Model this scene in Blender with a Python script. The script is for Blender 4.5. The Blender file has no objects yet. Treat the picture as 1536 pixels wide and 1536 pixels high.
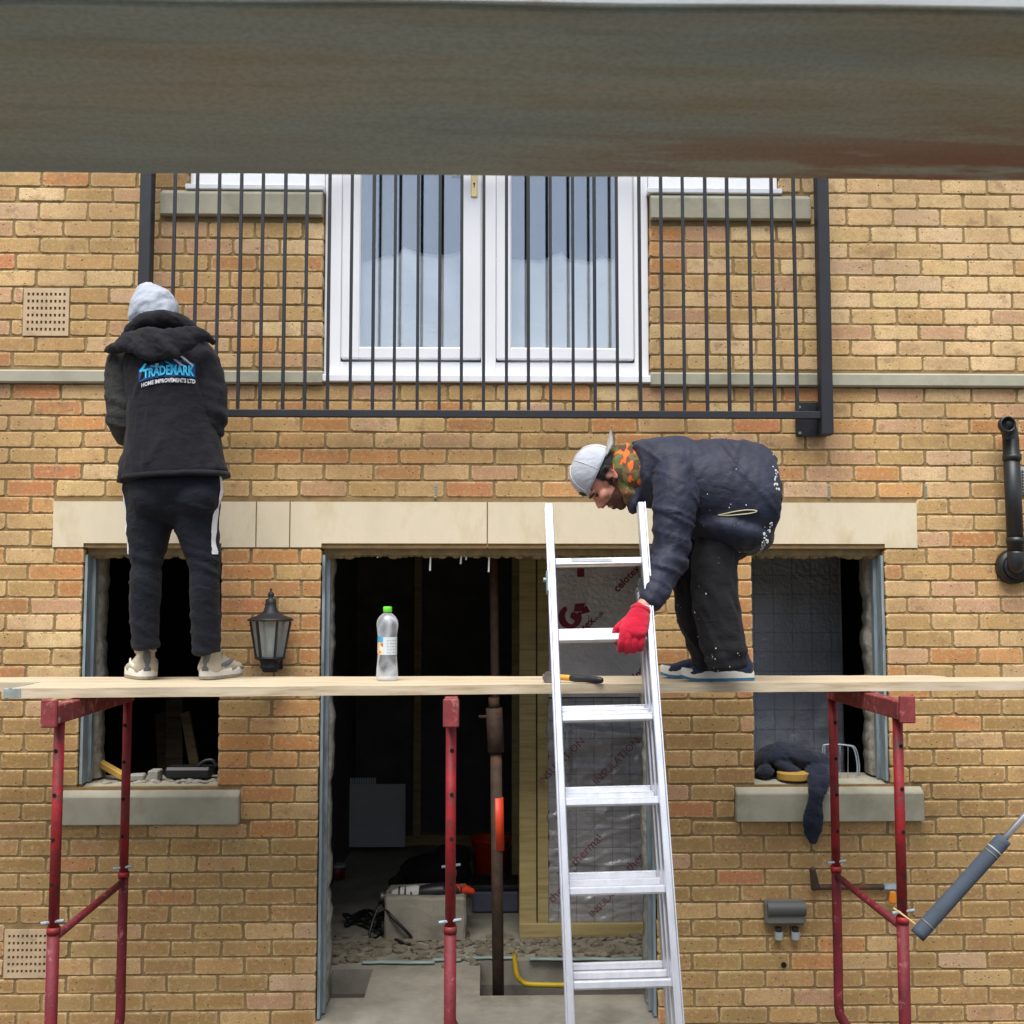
import bpy, bmesh, math, random
import numpy as np
from mathutils import Vector, Matrix, noise
from mathutils.bvhtree import BVHTree
R = math.radians
random.seed(11)
rng = np.random.default_rng(5)
scn = bpy.context.scene
COL = scn.collection

# ------------------------------------------------------------------ camera
TH, PS, F = R(4.2), R(1.3), 1680.0
EYE = Vector((0, -5.1, 2.0))
FWD = Vector((math.sin(PS)*math.cos(TH), math.cos(PS)*math.cos(TH), math.sin(TH)))
RGT = Vector((math.cos(PS), -math.sin(PS), 0))
UPV = RGT.cross(FWD)
cam_d = bpy.data.cameras.new('camera')
cam = bpy.data.objects.new('camera', cam_d); COL.objects.link(cam)
cam.matrix_world = Matrix(((RGT.x, UPV.x, -FWD.x, EYE.x), (RGT.y, UPV.y, -FWD.y, EYE.y),
                           (RGT.z, UPV.z, -FWD.z, EYE.z), (0, 0, 0, 1)))
cam_d.sensor_width = 36; cam_d.lens = 36*F/1536
cam_d.clip_start = 0.05; cam_d.clip_end = 400
cam_d.dof.use_dof = True; cam_d.dof.focus_distance = 4.6; cam_d.dof.aperture_fstop = 26
scn.camera = cam

# ------------------------------------------------------------------ world, sun, exposure
SUN_EL, SUN_AZ = 63, 194       # azimuth: where the sun stands, clockwise from +Y
w = bpy.data.worlds.new('World'); scn.world = w; w.use_nodes = True
nt = w.node_tree; nt.nodes.clear()
out = nt.nodes.new('ShaderNodeOutputWorld'); bg = nt.nodes.new('ShaderNodeBackground')
sky = nt.nodes.new('ShaderNodeTexSky'); sky.sky_type = 'NISHITA'; sky.sun_disc = False
sky.sun_elevation = R(SUN_EL); sky.sun_rotation = R(SUN_AZ); sky.dust_density = 2.5; sky.air_density = 1.0
tc = nt.nodes.new('ShaderNodeTexCoord')
nz = nt.nodes.new('ShaderNodeTexNoise'); nz.inputs['Scale'].default_value = 2.2; nz.inputs['Detail'].default_value = 5
nt.links.new(tc.outputs['Generated'], nz.inputs['Vector'])
rp = nt.nodes.new('ShaderNodeValToRGB')
rp.color_ramp.elements[0].position = .44; rp.color_ramp.elements[0].color = (.2, .2, .2, 1)
rp.color_ramp.elements[1].position = .68; rp.color_ramp.elements[1].color = (.85, .85, .85, 1)
nt.links.new(nz.outputs['Fac'], rp.inputs['Fac'])
mx = nt.nodes.new('ShaderNodeMixRGB'); nt.links.new(rp.outputs['Color'], mx.inputs['Fac'])
nt.links.new(sky.outputs['Color'], mx.inputs['Color1']); mx.inputs['Color2'].default_value = (9.0, 9.9, 11.2, 1)
nt.links.new(mx.outputs['Color'], bg.inputs['Color']); bg.inputs['Strength'].default_value = 0.09
nt.links.new(bg.outputs['Background'], out.inputs['Surface'])
sd = bpy.data.lights.new('sun', 'SUN'); sd.energy = 2.9; sd.angle = R(40); sd.color = (1, .96, .9)
sun = bpy.data.objects.new('sun', sd); COL.objects.link(sun)
_a = R(SUN_AZ); _e = R(SUN_EL)
sdir = Vector((math.sin(_a)*math.cos(_e), math.cos(_a)*math.cos(_e), math.sin(_e)))
sun.rotation_euler = sdir.to_track_quat('Z', 'Y').to_euler(); sun.location = (0, -8, 9)
scn.view_settings.view_transform = 'Standard'; scn.view_settings.look = 'None'
scn.view_settings.gamma = 1; scn.view_settings.use_curve_mapping = False
scn.view_settings.exposure = 0.70

# ------------------------------------------------------------------ helpers
def ray(px, py): return FWD + RGT*((px-768)/F) + UPV*((768-py)/F)
def at(px, py, Y):
    r = ray(px, py); return EYE + r*((Y-EYE.y)/r.y)
def on_z(px, py, z):
    r = ray(px, py); return EYE + r*((z-EYE.z)/r.z)
def tag(o, label=None, cat=None, group=None, kind=None):
    if label: o['label'] = label
    if cat: o['category'] = cat
    if group: o['group'] = group
    if kind: o['kind'] = kind
    return o
def thing(name, label, cat, loc=(0, 0, 0), group=None):
    o = bpy.data.objects.new(name, None); o.empty_display_size = .05
    COL.objects.link(o); o.location = loc
    return tag(o, label, cat, group)
def link(name, me, m, parent=None):
    o = bpy.data.objects.new(name, me); COL.objects.link(o)
    if m is not None and not me.materials: me.materials.append(m)
    if parent is not None:
        o.parent = parent
        if parent.type == 'EMPTY': o.matrix_parent_inverse = Matrix.Translation(-parent.location)
    return o
def obj(name, bm, m, parent=None, smooth=False):
    me = bpy.data.meshes.new(name); bm.normal_update(); bm.to_mesh(me); bm.free()
    if smooth: me.polygons.foreach_set('use_smooth', [True]*len(me.polygons))
    return link(name, me, m, parent)
def BM(): return bmesh.new()
def box(bm, a, b, bev=0, M=None):
    a = Vector(a); b = Vector(b)
    r = bmesh.ops.create_cube(bm, size=1)
    vs = r['verts']
    for v in vs: v.co = Vector(((a.x+b.x)/2+v.co.x*(b.x-a.x), (a.y+b.y)/2+v.co.y*(b.y-a.y), (a.z+b.z)/2+v.co.z*(b.z-a.z)))
    if bev:
        es = list({e for v in vs for e in v.link_edges})
        rr = bmesh.ops.bevel(bm, geom=es, offset=bev, segments=1, profile=.5, affect='EDGES')
        vs = rr['verts'] if rr['verts'] else vs
        if M:
            seen = set()
            st = list(vs)
            vs = [v for v in st]
    if M:
        for v in set(vs): v.co = M @ v.co
    return vs
def bar(bm, p, q, wx, wy, up=Vector((0, 0, 1)), bev=0):
    """rectangular bar from p to q, wx across, wy along the 'up'-ish normal"""
    p = Vector(p); q = Vector(q); d = (q-p); L = d.length; d.normalize()
    s = d.cross(Vector(up)); s.normalize(); n = s.cross(d)
    b2 = bmesh.new(); box(b2, (-wx/2, -wy/2, 0), (wx/2, wy/2, L), bev)
    Mx = Matrix(((s.x, n.x, d.x, p.x), (s.y, n.y, d.y, p.y), (s.z, n.z, d.z, p.z), (0, 0, 0, 1)))
    b2.transform(Mx); me = bpy.data.meshes.new('t'); b2.to_mesh(me); b2.free(); bm.from_mesh(me); bpy.data.meshes.remove(me)
def catmull(P, n):
    P = [np.array(p, float) for p in P]
    if len(P) < 3:
        return [P[0]+(P[-1]-P[0])*i/n for i in range(n+1)]
    Q = [2*P[0]-P[1]]+P+[2*P[-1]-P[-2]]; o = []
    for i in range(1, len(Q)-2):
        for k in range(n):
            t = k/n; a, b, c, d = Q[i-1], Q[i], Q[i+1], Q[i+2]
            o.append(.5*((2*b)+(-a+c)*t+(2*a-5*b+4*c-d)*t*t+(-a+3*b-3*c+d)*t**3))
    o.append(P[-1]); return o
def limb(bm, pts, radii, side=(1, 0, 0), seg=16, sub=4, flat=False):
    """lofted tube through pts; radii are numbers or (along side, across); round ends unless flat"""
    st = []
    for p, r in zip(pts, radii):
        r = (r, r) if not hasattr(r, '__len__') else r
        st.append([p[0], p[1], p[2], r[0], r[1]])
    S = catmull(st, sub)
    pos = [Vector(s[:3]) for s in S]
    rings = []; n = len(S)
    def ring(c, ra, rb, t):
        s = Vector(side); s = s-t*s.dot(t)
        if s.length < 1e-4: s = t.orthogonal()
        s.normalize(); u = t.cross(s)
        return [bm.verts.new(c+s*(ra*math.cos(a))+u*(rb*math.sin(a))) for a in [2*math.pi*k/seg for k in range(seg)]]
    for i in range(n):
        t = (pos[min(i+1, n-1)]-pos[max(i-1, 0)]).normalized()
        ra, rb = max(S[i][3], .001), max(S[i][4], .001)
        if i == 0 and not flat:
            for q in (80, 50, 25): 
                rings.append(ring(pos[0]-t*(min(ra, rb)*math.sin(R(q))), ra*math.cos(R(q)), rb*math.cos(R(q)), t))
        rings.append(ring(pos[i], ra, rb, t))
        if i == n-1 and not flat:
            for q in (25, 50, 80):
                rings.append(ring(pos[i]+t*(min(ra, rb)*math.sin(R(q))), ra*math.cos(R(q)), rb*math.cos(R(q)), t))
    for a, b in zip(rings[:-1], rings[1:]):
        for k in range(seg): bm.faces.new((a[k], a[(k+1) % seg], b[(k+1) % seg], b[k]))
    bm.faces.new(rings[0][::-1]); bm.faces.new(rings[-1])
def tube(bm, pts, r, seg=10, sub=5, flat=True): limb(bm, pts, [r]*len(pts), seg=seg, sub=sub, flat=flat, side=(0.31, .2, .93))
def cyl(bm, p, q, r, seg=14, r2=None):
    limb(bm, [p, q], [r, r2 if r2 is not None else r], side=(.31, .93, .2) , seg=seg, sub=1, flat=True)
def ball(bm, c, r, Mx=None, seg=14):
    rr = bmesh.ops.create_uvsphere(bm, u_segments=seg, v_segments=max(6, seg//2), radius=1)
    r = (r, r, r) if not hasattr(r, '__len__') else r
    for v in rr['verts']:
        p = Vector((v.co.x*r[0], v.co.y*r[1], v.co.z*r[2]))
        if Mx: p = Mx @ p
        v.co = p+Vector(c)
def lathe(bm, c, prof, seg=24, rot=0):
    c = Vector(c); rings = []
    for r, z in prof:
        rings.append([bm.verts.new(c+Vector((r*math.cos(rot+2*math.pi*k/seg), r*math.sin(rot+2*math.pi*k/seg), z))) for k in range(seg)])
    for a, b in zip(rings[:-1], rings[1:]):
        for k in range(seg): bm.faces.new((a[k], a[(k+1) % seg], b[(k+1) % seg], b[k]))
    bm.faces.new(rings[0][::-1]); bm.faces.new(rings[-1])
def fuse(name, bm, m, parent, vox=.01, it=4, wr=None):
    """merge overlapping closed shapes into one continuous skin, relax it and crease it"""
    bmesh.ops.recalc_face_normals(bm, faces=bm.faces[:])
    me = bpy.data.meshes.new('t'); bm.to_mesh(me); bm.free()
    o = bpy.data.objects.new('t', me); COL.objects.link(o)
    md = o.modifiers.new('r', 'REMESH'); md.mode = 'VOXEL'; md.voxel_size = vox
    dg = bpy.context.evaluated_depsgraph_get()
    nm = bpy.data.meshes.new_from_object(o.evaluated_get(dg))
    bpy.data.objects.remove(o); bpy.data.meshes.remove(me)
    nv = len(nm.vertices); co = np.empty(nv*3); nm.vertices.foreach_get('co', co); co = co.reshape(-1, 3)
    ed = np.empty(len(nm.edges)*2, int); nm.edges.foreach_get('vertices', ed); ed = ed.reshape(-1, 2)
    deg = np.bincount(ed.ravel(), minlength=nv)[:, None]
    for i in range(it):
        s = np.zeros_like(co); np.add.at(s, ed[:, 0], co[ed[:, 1]]); np.add.at(s, ed[:, 1], co[ed[:, 0]])
        co = co+.5*(s/np.maximum(deg, 1)-co)
    nm.vertices.foreach_set('co', co.ravel()); nm.update()
    if wr:
        nr = np.empty(nv*3); nm.vertices.foreach_get('normal', nr); nr = nr.reshape(-1, 3)
        d = np.array([wr(Vector(c), Vector(k)) for c, k in zip(co, nr)])
        co = co+nr*d[:, None]; nm.vertices.foreach_set('co', co.ravel()); nm.update()
    nm.name = name; nm.materials.clear()
    nm.polygons.foreach_set('use_smooth', [True]*len(nm.polygons))
    return link(name, nm, m, parent)
def bvh(*os):
    V = []; P = []
    for o in os:
        b = len(V); V += [v.co.copy() for v in o.data.vertices]; P += [[b+i for i in p.vertices] for p in o.data.polygons]
    return BVHTree.FromPolygons(V, P)
def cast(px, py, tree, off=.003):
    r = ray(px, py).normalized(); h = tree.ray_cast(EYE, r)
    if h[0] is None: return None
    n = h[1] if h[1].dot(r) < 0 else -h[1]
    return h[0]-r*off
def text_geo(s, bold=.0, res=2):
    cu = bpy.data.curves.new('t', 'FONT'); cu.body = s; cu.resolution_u = res; cu.offset = bold; cu.align_x = 'CENTER'; cu.align_y = 'CENTER'
    o = bpy.data.objects.new('t', cu); COL.objects.link(o)
    dg = bpy.context.evaluated_depsgraph_get(); me = bpy.data.meshes.new_from_object(o.evaluated_get(dg))
    bpy.data.objects.remove(o); bpy.data.curves.remove(cu)
    return me
def text_on(name, s, mapf, m, parent, bold=.0, cuts=0):
    me = text_geo(s, bold)
    bm = bmesh.new(); bm.from_mesh(me); bpy.data.meshes.remove(me)
    bmesh.ops.triangulate(bm, faces=bm.faces[:])
    for v in bm.verts: v.co = mapf(v.co.x, v.co.y)
    return obj(name, bm, m, parent)
def plate_holes(bm, xs, zs, solid, y0, y1, M=None):
    """grid of cells in the x-z plane, extruded from y0 to y1; solid(i, j) says which cells exist"""
    V = {}
    def v(i, j, y):
        k = (i, j, y)
        if k not in V:
            p = Vector((xs[i], y, zs[j])); V[k] = bm.verts.new(M @ p if M else p)
        return V[k]
    nx, nz = len(xs)-1, len(zs)-1
    S = [[solid(i, j) for j in range(nz)] for i in range(nx)]
    g = lambda i, j: 0 <= i < nx and 0 <= j < nz and S[i][j]
    for i in range(nx):
        for j in range(nz):
            if not S[i][j]: continue
            bm.faces.new((v(i, j, y0), v(i+1, j, y0), v(i+1, j+1, y0), v(i, j+1, y0)))
            bm.faces.new((v(i, j+1, y1), v(i+1, j+1, y1), v(i+1, j, y1), v(i, j, y1)))
            if not g(i-1, j): bm.faces.new((v(i, j, y1), v(i, j, y0), v(i, j+1, y0), v(i, j+1, y1)))
            if not g(i+1, j): bm.faces.new((v(i+1, j, y0), v(i+1, j, y1), v(i+1, j+1, y1), v(i+1, j+1, y0)))
            if not g(i, j-1): bm.faces.new((v(i, j, y1), v(i+1, j, y1), v(i+1, j, y0), v(i, j, y0)))
            if not g(i, j+1): bm.faces.new((v(i, j+1, y0), v(i+1, j+1, y0), v(i+1, j+1, y1), v(i, j+1, y1)))

# ------------------------------------------------------------------ materials
def lin(r, g, b):
    f = lambda c: (c/255/12.92) if c <= 10 else ((c/255+.055)/1.055)**2.4
    return (f(r), f(g), f(b))
def base_mat(name):
    m = bpy.data.materials.new(name); m.use_nodes = True
    n = m.node_tree; p = n.nodes['Principled BSDF']; return m, n, p
def nd(n, t, **kw):
    o = n.nodes.new(t)
    for k, v in kw.items():
        if k in o.inputs: o.inputs[k].default_value = v
        else: setattr(o, k, v)
    return o
def coords(n, scale=(1, 1, 1), src='Object', rot=(0, 0, 0)):
    if src == 'World': s = n.nodes.new('ShaderNodeNewGeometry').outputs['Position']
    else: s = n.nodes.new('ShaderNodeTexCoord').outputs[src]
    mp = n.nodes.new('ShaderNodeMapping'); mp.inputs['Scale'].default_value = scale; mp.inputs['Rotation'].default_value = rot
    n.links.new(s, mp.inputs['Vector']); return mp.outputs['Vector']
def noise_n(n, vec, scale, detail=4, rough=.55):
    o = nd(n, 'ShaderNodeTexNoise', Scale=scale, Detail=detail, Roughness=rough); n.links.new(vec, o.inputs['Vector']); return o.outputs['Fac']
def ramp(n, fac, stops, interp='LINEAR'):
    r = n.nodes.new('ShaderNodeValToRGB'); r.color_ramp.interpolation = interp
    while len(r.color_ramp.elements) < len(stops): r.color_ramp.elements.new(.5)
    for e, (p, c) in zip(r.color_ramp.elements, stops):
        e.position = p; e.color = (*c, 1) if hasattr(c, '__len__') else (c, c, c, 1)
    n.links.new(fac, r.inputs['Fac']); return r.outputs['Color']
def mix(n, fac, a, b, mode='MIX'):
    o = n.nodes.new('ShaderNodeMixRGB'); o.blend_type = mode
    for i, v in (('Fac', fac), ('Color1', a), ('Color2', b)):
        if isinstance(v, bpy.types.NodeSocket): n.links.new(v, o.inputs[i])
        else: o.inputs[i].default_value = v if not hasattr(v, '__len__') else (*v[:3], 1)
    return o.outputs['Color']
def bump(n, p, h, strength, dist=.01):
    b = nd(n, 'ShaderNodeBump', Strength=strength, Distance=dist); n.links.new(h, b.inputs['Height'])
    n.links.new(b.outputs['Normal'], p.inputs['Normal'])
def mat(name, col, rough=.6, metal=0, var=.18, ns=9, bs=70, bst=.25, bd=.004, spec=.5, scale=(1, 1, 1), stain=None, ss=4, st=(.55, .7), sheen=0, src='Object'):
    m, n, p = base_mat(name); v = coords(n, scale, src)
    f = noise_n(n, v, ns, 6)
    lo = tuple(c*(1-var) for c in col); hi = tuple(min(1, c*(1+var)) for c in col)
    c = ramp(n, f, [(.3, lo), (.7, hi)])
    if stain:
        f2 = noise_n(n, v, ss, 8, .65); c = mix(n, ramp(n, f2, [(st[0], 0.), (st[1], 1.)]), c, stain)
    n.links.new(c, p.inputs['Base Color'])
    p.inputs['Roughness'].default_value = rough; p.inputs['Metallic'].default_value = metal
    p.inputs['Specular IOR Level'].default_value = spec
    if sheen: p.inputs['Sheen Weight'].default_value = sheen
    if bst: bump(n, p, noise_n(n, v, bs, 5), bst, bd)
    return m

def brick_mat():
    m, n, p = base_mat('yellow_stock_brick'); v = coords(n, src='World')
    a = nd(n, 'ShaderNodeAttribute', attribute_name='tone'); c = a.outputs['Color']; rim = a.outputs['Alpha']
    c = mix(n, ramp(n, noise_n(n, coords(n, (1, 1, 1.5), 'World'), 16, 4), [(.52, 0.), (.68, .5)]), c, lin(194, 148, 112))    # pink-orange flush
    c = mix(n, ramp(n, noise_n(n, coords(n, (1, 1, 1.3), 'World', (0, .5, .3)), 12, 3), [(.60, 0.), (.70, .55)]), c, lin(146, 116, 96))  # purple-grey kiss marks
    c = mix(n, ramp(n, noise_n(n, coords(n, (1, 1, 1.), 'World', (.4, .2, 0)), 21, 4), [(.56, 0.), (.68, .45)]), c, lin(180, 158, 96))  # olive patches
    c = mix(n, ramp(n, noise_n(n, v, 140, 4), [(.35, .4), (.6, 0.)]), c, lin(140, 104, 62))
    c = mix(n, ramp(n, noise_n(n, v, 55, 5), [(.54, 0.), (.70, .5)]), c, lin(220, 192, 144))
    r1 = mix(n, 1., rim, ramp(n, noise_n(n, v, 48, 5, .65), [(.40, .1), (.62, .75)]), 'MULTIPLY')
    c = mix(n, r1, c, lin(222, 198, 150))                                                     # pale crusted arrises
    r2 = mix(n, 1., ramp(n, rim, [(.35, 0.), (1., 1.)]), ramp(n, noise_n(n, v, 30, 5, .65), [(.54, 0.), (.60, .9)]), 'MULTIPLY')
    c = mix(n, r2, c, lin(150, 124, 84))                                                      # smeared mortar and chips
    c = mix(n, ramp(n, noise_n(n, coords(n, (1, 1, .55), 'World'), 2.0, 7, .62), [(.40, .38), (.60, 0.)]), c, lin(128, 100, 66))   # broad weathering
    vo = nd(n, 'ShaderNodeTexVoronoi', Scale=48.); n.links.new(coords(n, (1, 1, 1.25), 'World'), vo.inputs['Vector'])
    wn = nd(n, 'ShaderNodeTexWhiteNoise'); n.links.new(vo.outputs['Position'], wn.inputs['Vector'])
    sp = mix(n, 1., ramp(n, vo.outputs['Distance'], [(.08, 1.), (.24, 0.)]), ramp(n, wn.outputs['Value'], [(.74, 0.), (.80, 1.)]), 'MULTIPLY')
    c = mix(n, mix(n, 1., sp, (.75, .75, .75), 'MULTIPLY'), c, (.045, .03, .018))
    n.links.new(c, p.inputs['Base Color']); p.inputs['Roughness'].default_value = .9; p.inputs['Specular IOR Level'].default_value = .2
    h = mix(n, .5, noise_n(n, v, 70, 7, .72), mix(n, 1., (1, 1, 1), sp, 'SUBTRACT'))
    bump(n, p, h, .8, .005)
    return m
BRICK = brick_mat()
MORTAR = mat('brown_mortar', lin(142, 118, 82), .95, var=.22, ns=14, bs=160, bst=.8, spec=.2, stain=lin(112, 94, 64), ss=3)
STONE = mat('cast_stone', lin(212, 200, 174), .85, var=.08, ns=5, bs=220, bst=.4, bd=.002, spec=.3, stain=lin(184, 166, 132), ss=5, st=(.5, .78), scale=(1, 1, .5))
SILLSTONE = mat('weathered_grey_stone', lin(164, 160, 142), .9, var=.12, ns=6, bs=180, bst=.4, bd=.003, spec=.3, stain=lin(138, 134, 116), ss=5, st=(.5, .75))
UPVC = mat('white_upvc', (.86, .87, .90), .3, var=.03, ns=3, bst=0)
BLACKPAINT = mat('black_painted_steel', (.010, .011, .016), .55, var=.3, ns=12, bs=90, bst=.15)
DARKPLASTIC = mat('black_plastic', (.014, .015, .017), .42, var=.3, bst=.05)
GALV = mat('galvanised_steel', lin(146, 160, 166), .55, .35, var=.25, ns=16, bs=30, bst=.2, scale=(3, 3, .6), stain=lin(92, 100, 104), ss=7)
RAGGED = mat('torn_foam_and_plaster', lin(150, 146, 134), .95, var=.4, ns=30, bs=90, bst=.8)
ALU = mat('aluminium', (.74, .75, .79), .36, .85, var=.10, ns=5, scale=(6, 6, .6), bs=40, bst=.08)
REDPAINT = mat('red_trestle_paint', lin(134, 17, 26), .6, var=.35, ns=16, bs=60, bst=.5, stain=lin(96, 40, 38), ss=20, st=(.52, .62))
REDFADE = mat('faded_red_paint', lin(104, 20, 32), .65, var=.3, ns=13, bs=60, bst=.5, stain=lin(156, 96, 98), ss=22, st=(.58, .70))
PRIMER = mat('scuffed_pink_red_paint', lin(126, 48, 50), .7, var=.3, ns=22, bs=70, bst=.35, stain=lin(200, 160, 140), ss=18, st=(.55, .75))
def wood_mat(name, a, b, dark, dirt, rough=.8, sc=1., dirts=(.5, .78)):
    m, n, p = base_mat(name); v = coords(n, (1.2*sc, 22*sc, 22*sc))
    f = noise_n(n, v, 2.2, 8, .6); c = ramp(n, f, [(.28, dark), (.45, a), (.7, b)])
    g = noise_n(n, coords(n, (1., 6., 6.)), 2.1, 6, .6); c = mix(n, ramp(n, g, [(dirts[0], 0.), (dirts[1], .8)]), c, dirt)
    n.links.new(c, p.inputs['Base Color']); p.inputs['Roughness'].default_value = rough; p.inputs['Specular IOR Level'].default_value = .3
    bump(n, p, f, .35, .004); return m
BOARD = wood_mat('pale_scaffold_board', lin(190, 174, 146), lin(212, 198, 174), lin(156, 136, 106), lin(162, 150, 130))
BOARDEND = mat('worn_grey_board_end', lin(138, 146, 142), .8, var=.3, ns=25, bs=60, bst=.5)
OLDBOARD = wood_mat('dirty_scaffold_board', lin(160, 166, 160), lin(176, 182, 176), lin(128, 126, 114), lin(160, 122, 92), .9, .45, (.52, .72))
STUD = wood_mat('raw_timber', lin(176, 158, 108), lin(192, 174, 124), lin(146, 128, 84), lin(140, 122, 82), .85)
DARKTIMBER = wood_mat('dark_timber', lin(64, 52, 38), lin(80, 66, 46), lin(40, 32, 24), lin(40, 34, 26), .9)
CONC = mat('raw_concrete', lin(160, 154, 140), .95, var=.16, ns=5, bs=90, bst=.6, stain=lin(126, 120, 106), ss=3, st=(.45, .7))
RUBBLEM = mat('rubble', lin(128, 120, 102), .95, var=.35, ns=18, bs=60, bst=.8)
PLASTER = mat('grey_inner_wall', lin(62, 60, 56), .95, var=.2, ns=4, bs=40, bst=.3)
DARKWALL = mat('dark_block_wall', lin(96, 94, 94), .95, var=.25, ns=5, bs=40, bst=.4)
GROUND = mat('trodden_earth', lin(96, 92, 84), 1., var=.25, ns=3, bs=12, bst=.8, bd=.03)
def overhead_mat():
    m, n, p = base_mat('stained_grey_green_board'); v = coords(n, (1.5, 7, 7))
    c = ramp(n, noise_n(n, v, 1.6, 4, .5), [(.3, lin(160, 174, 172)), (.5, lin(178, 186, 178)), (.72, lin(190, 182, 162))])
    c = mix(n, ramp(n, noise_n(n, coords(n, (2, 34, 34)), 3, 5, .6), [(.5, 0.), (.75, .35)]), c, lin(134, 132, 122))
    g = n.nodes.new('ShaderNodeSeparateXYZ'); n.links.new(coords(n), g.inputs[0])
    k = mix(n, 1., ramp(n, noise_n(n, coords(n, (1.6, 9, 1)), 2.4, 5, .6), [(.50, 0.), (.56, 1.)]), ramp(n, g.outputs[0], [(.0, .1), (.30, .85)]), 'MULTIPLY')
    mr = nd(n, 'ShaderNodeMapRange'); n.links.new(g.outputs[1], mr.inputs[0]); mr.inputs[1].default_value = -4.47; mr.inputs[2].default_value = -4.40
    k = mix(n, 1., k, mr.outputs[0], 'MULTIPLY')
    c = mix(n, ramp(n, noise_n(n, coords(n, (1.1, 7, 1)), 1.9, 5, .6), [(.46, 0.), (.62, .6)]), c, lin(170, 146, 104))
    c = mix(n, k, c, lin(158, 100, 76))
    c = mix(n, ramp(n, noise_n(n, coords(n), 300, 2), [(.35, .22), (.6, 0.)]), c, lin(90, 88, 80))
    n.links.new(c, p.inputs['Base Color']); p.inputs['Roughness'].default_value = .75; bump(n, p, noise_n(n, coords(n, (3, 30, 30)), 4, 4), .12, .004); return m
OVERHEAD = overhead_mat()
def foil_mat(name, grid, col=(.42, .42, .44), met=.12):
    m, n, p = base_mat(name); v = coords(n)
    c = ramp(n, noise_n(n, v, 5, 6), [(.3, tuple(x*.72 for x in col)), (.7, col)])
    if grid:
        for ax in (0, 2):
            sx = n.nodes.new('ShaderNodeSeparateXYZ'); n.links.new(v, sx.inputs[0])
            mm = nd(n, 'ShaderNodeMath', operation='PINGPONG'); n.links.new(sx.outputs[ax], mm.inputs[0]); mm.inputs[1].default_value = .05
            c = mix(n, ramp(n, mm.outputs[0], [(.0, .45), (.0016, .45), (.0026, 0.)]), c, (.05, .05, .06))
    n.links.new(c, p.inputs['Base Color']); p.inputs['Metallic'].default_value = met; p.inputs['Roughness'].default_value = .28; p.inputs['Specular IOR Level'].default_value = .9
    bump(n, p, mix(n, .5, noise_n(n, coords(n, (1, 1, 2.2)), 7, 5), noise_n(n, v, 40, 3)), .6, .02); return m
FOIL = foil_mat('foil_facing', False, (.93, .91, .91), .1); FOILGRID = foil_mat('gridded_foil_facing', True, (.92, .91, .93), .2)
FOILBLUE = foil_mat('dull_blue_foil', True, (.66, .72, .82))
REDPRINT = mat('dark_red_print', lin(146, 46, 64), .7, var=.2, bst=0)
REDPRINT2 = mat('faint_red_print', lin(150, 98, 106), .7, var=.2, bst=0)
def glass_mat(name, refl, tint):
    m, n, p = base_mat(name); n.nodes.remove(p); o = n.nodes['Material Output']
    t = nd(n, 'ShaderNodeBsdfTransparent'); t.inputs['Color'].default_value = (*tint, 1)
    g = nd(n, 'ShaderNodeBsdfGlossy'); g.inputs['Roughness'].default_value = .01; g.inputs['Color'].default_value = (.93, .97, 1, 1)
    k = nd(n, 'ShaderNodeMixShader'); k.inputs[0].default_value = refl
    n.links.new(t.outputs[0], k.inputs[1]); n.links.new(g.outputs[0], k.inputs[2]); n.links.new(k.outputs[0], o.inputs['Surface']); return m
GLASS = glass_mat('window_glass', .25, (.985, .99, .995))
LAMPGLASS = mat('hazy_lantern_glass', lin(178, 188, 186), .25, var=.06, bst=0); LAMPGLASS.node_tree.nodes['Principled BSDF'].inputs['Alpha'].default_value = .55
BRASS = mat('brass', (.72, .55, .26), .3, .9, var=.1, bst=0)
def cloth(name, col, rough=.85, var=.25, dust=None, ds=5, dr=(.5, .8), bs=260, sheen=.15, bst=.25):
    m, n, p = base_mat(name); v = coords(n)
    c = ramp(n, noise_n(n, v, 7, 5), [(.3, tuple(x*(1-var) for x in col)), (.7, tuple(x*(1+var) for x in col))])
    if dust: c = mix(n, ramp(n, noise_n(n, v, ds, 7, .65), [(dr[0], 0.), (dr[1], .75)]), c, dust)
    n.links.new(c, p.inputs['Base Color']); p.inputs['Roughness'].default_value = rough; p.inputs['Sheen Weight'].default_value = sheen
    p.inputs['Specular IOR Level'].default_value = .3
    rd = nd(n, 'ShaderNodeMath', operation='PINGPONG'); n.links.new(noise_n(n, coords(n, (1, 1, 1.5), rot=(0, .5, 0)), 9, 3, .5), rd.inputs[0]); rd.inputs[1].default_value = .12
    h = mix(n, .3, mix(n, .5, ramp(n, rd.outputs[0], [(0., 0.), (.12, 1.)]), noise_n(n, v, 22, 5)), noise_n(n, v, bs, 2))
    bump(n, p, h, min(1, bst*2.2), .008); return m
def speck_cloth(name, col, rough, thr, dust=None):
    m = cloth(name, col, rough, dust=dust, bs=60, sheen=.05, bst=.22); n = m.node_tree; p = n.nodes['Principled BSDF']
    src = p.inputs['Base Color'].links[0].from_socket; v = coords(n)
    f = noise_n(n, v, 95, 3, .6); g = noise_n(n, v, 4, 2)
    k = mix(n, 1., ramp(n, f, [(thr, 0.), (thr+.025, 1.)]), ramp(n, g, [(.5, 0.), (.6, 1.)]), 'MULTIPLY')
    n.links.new(mix(n, k, src, (.55, .56, .55)), p.inputs['Base Color']); return m
FLEECE = cloth('charcoal_softshell', (.0105, .010, .0135), .95, dust=(.032, .030, .031), ds=5, dr=(.52, .85), sheen=.04, bst=.28)
SLEEVEDUST = cloth('dusty_softshell_sleeve', (.017, .017, .018), .95, dust=(.085, .084, .070), ds=4, dr=(.38, .7), sheen=.04, bst=.5)
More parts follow.
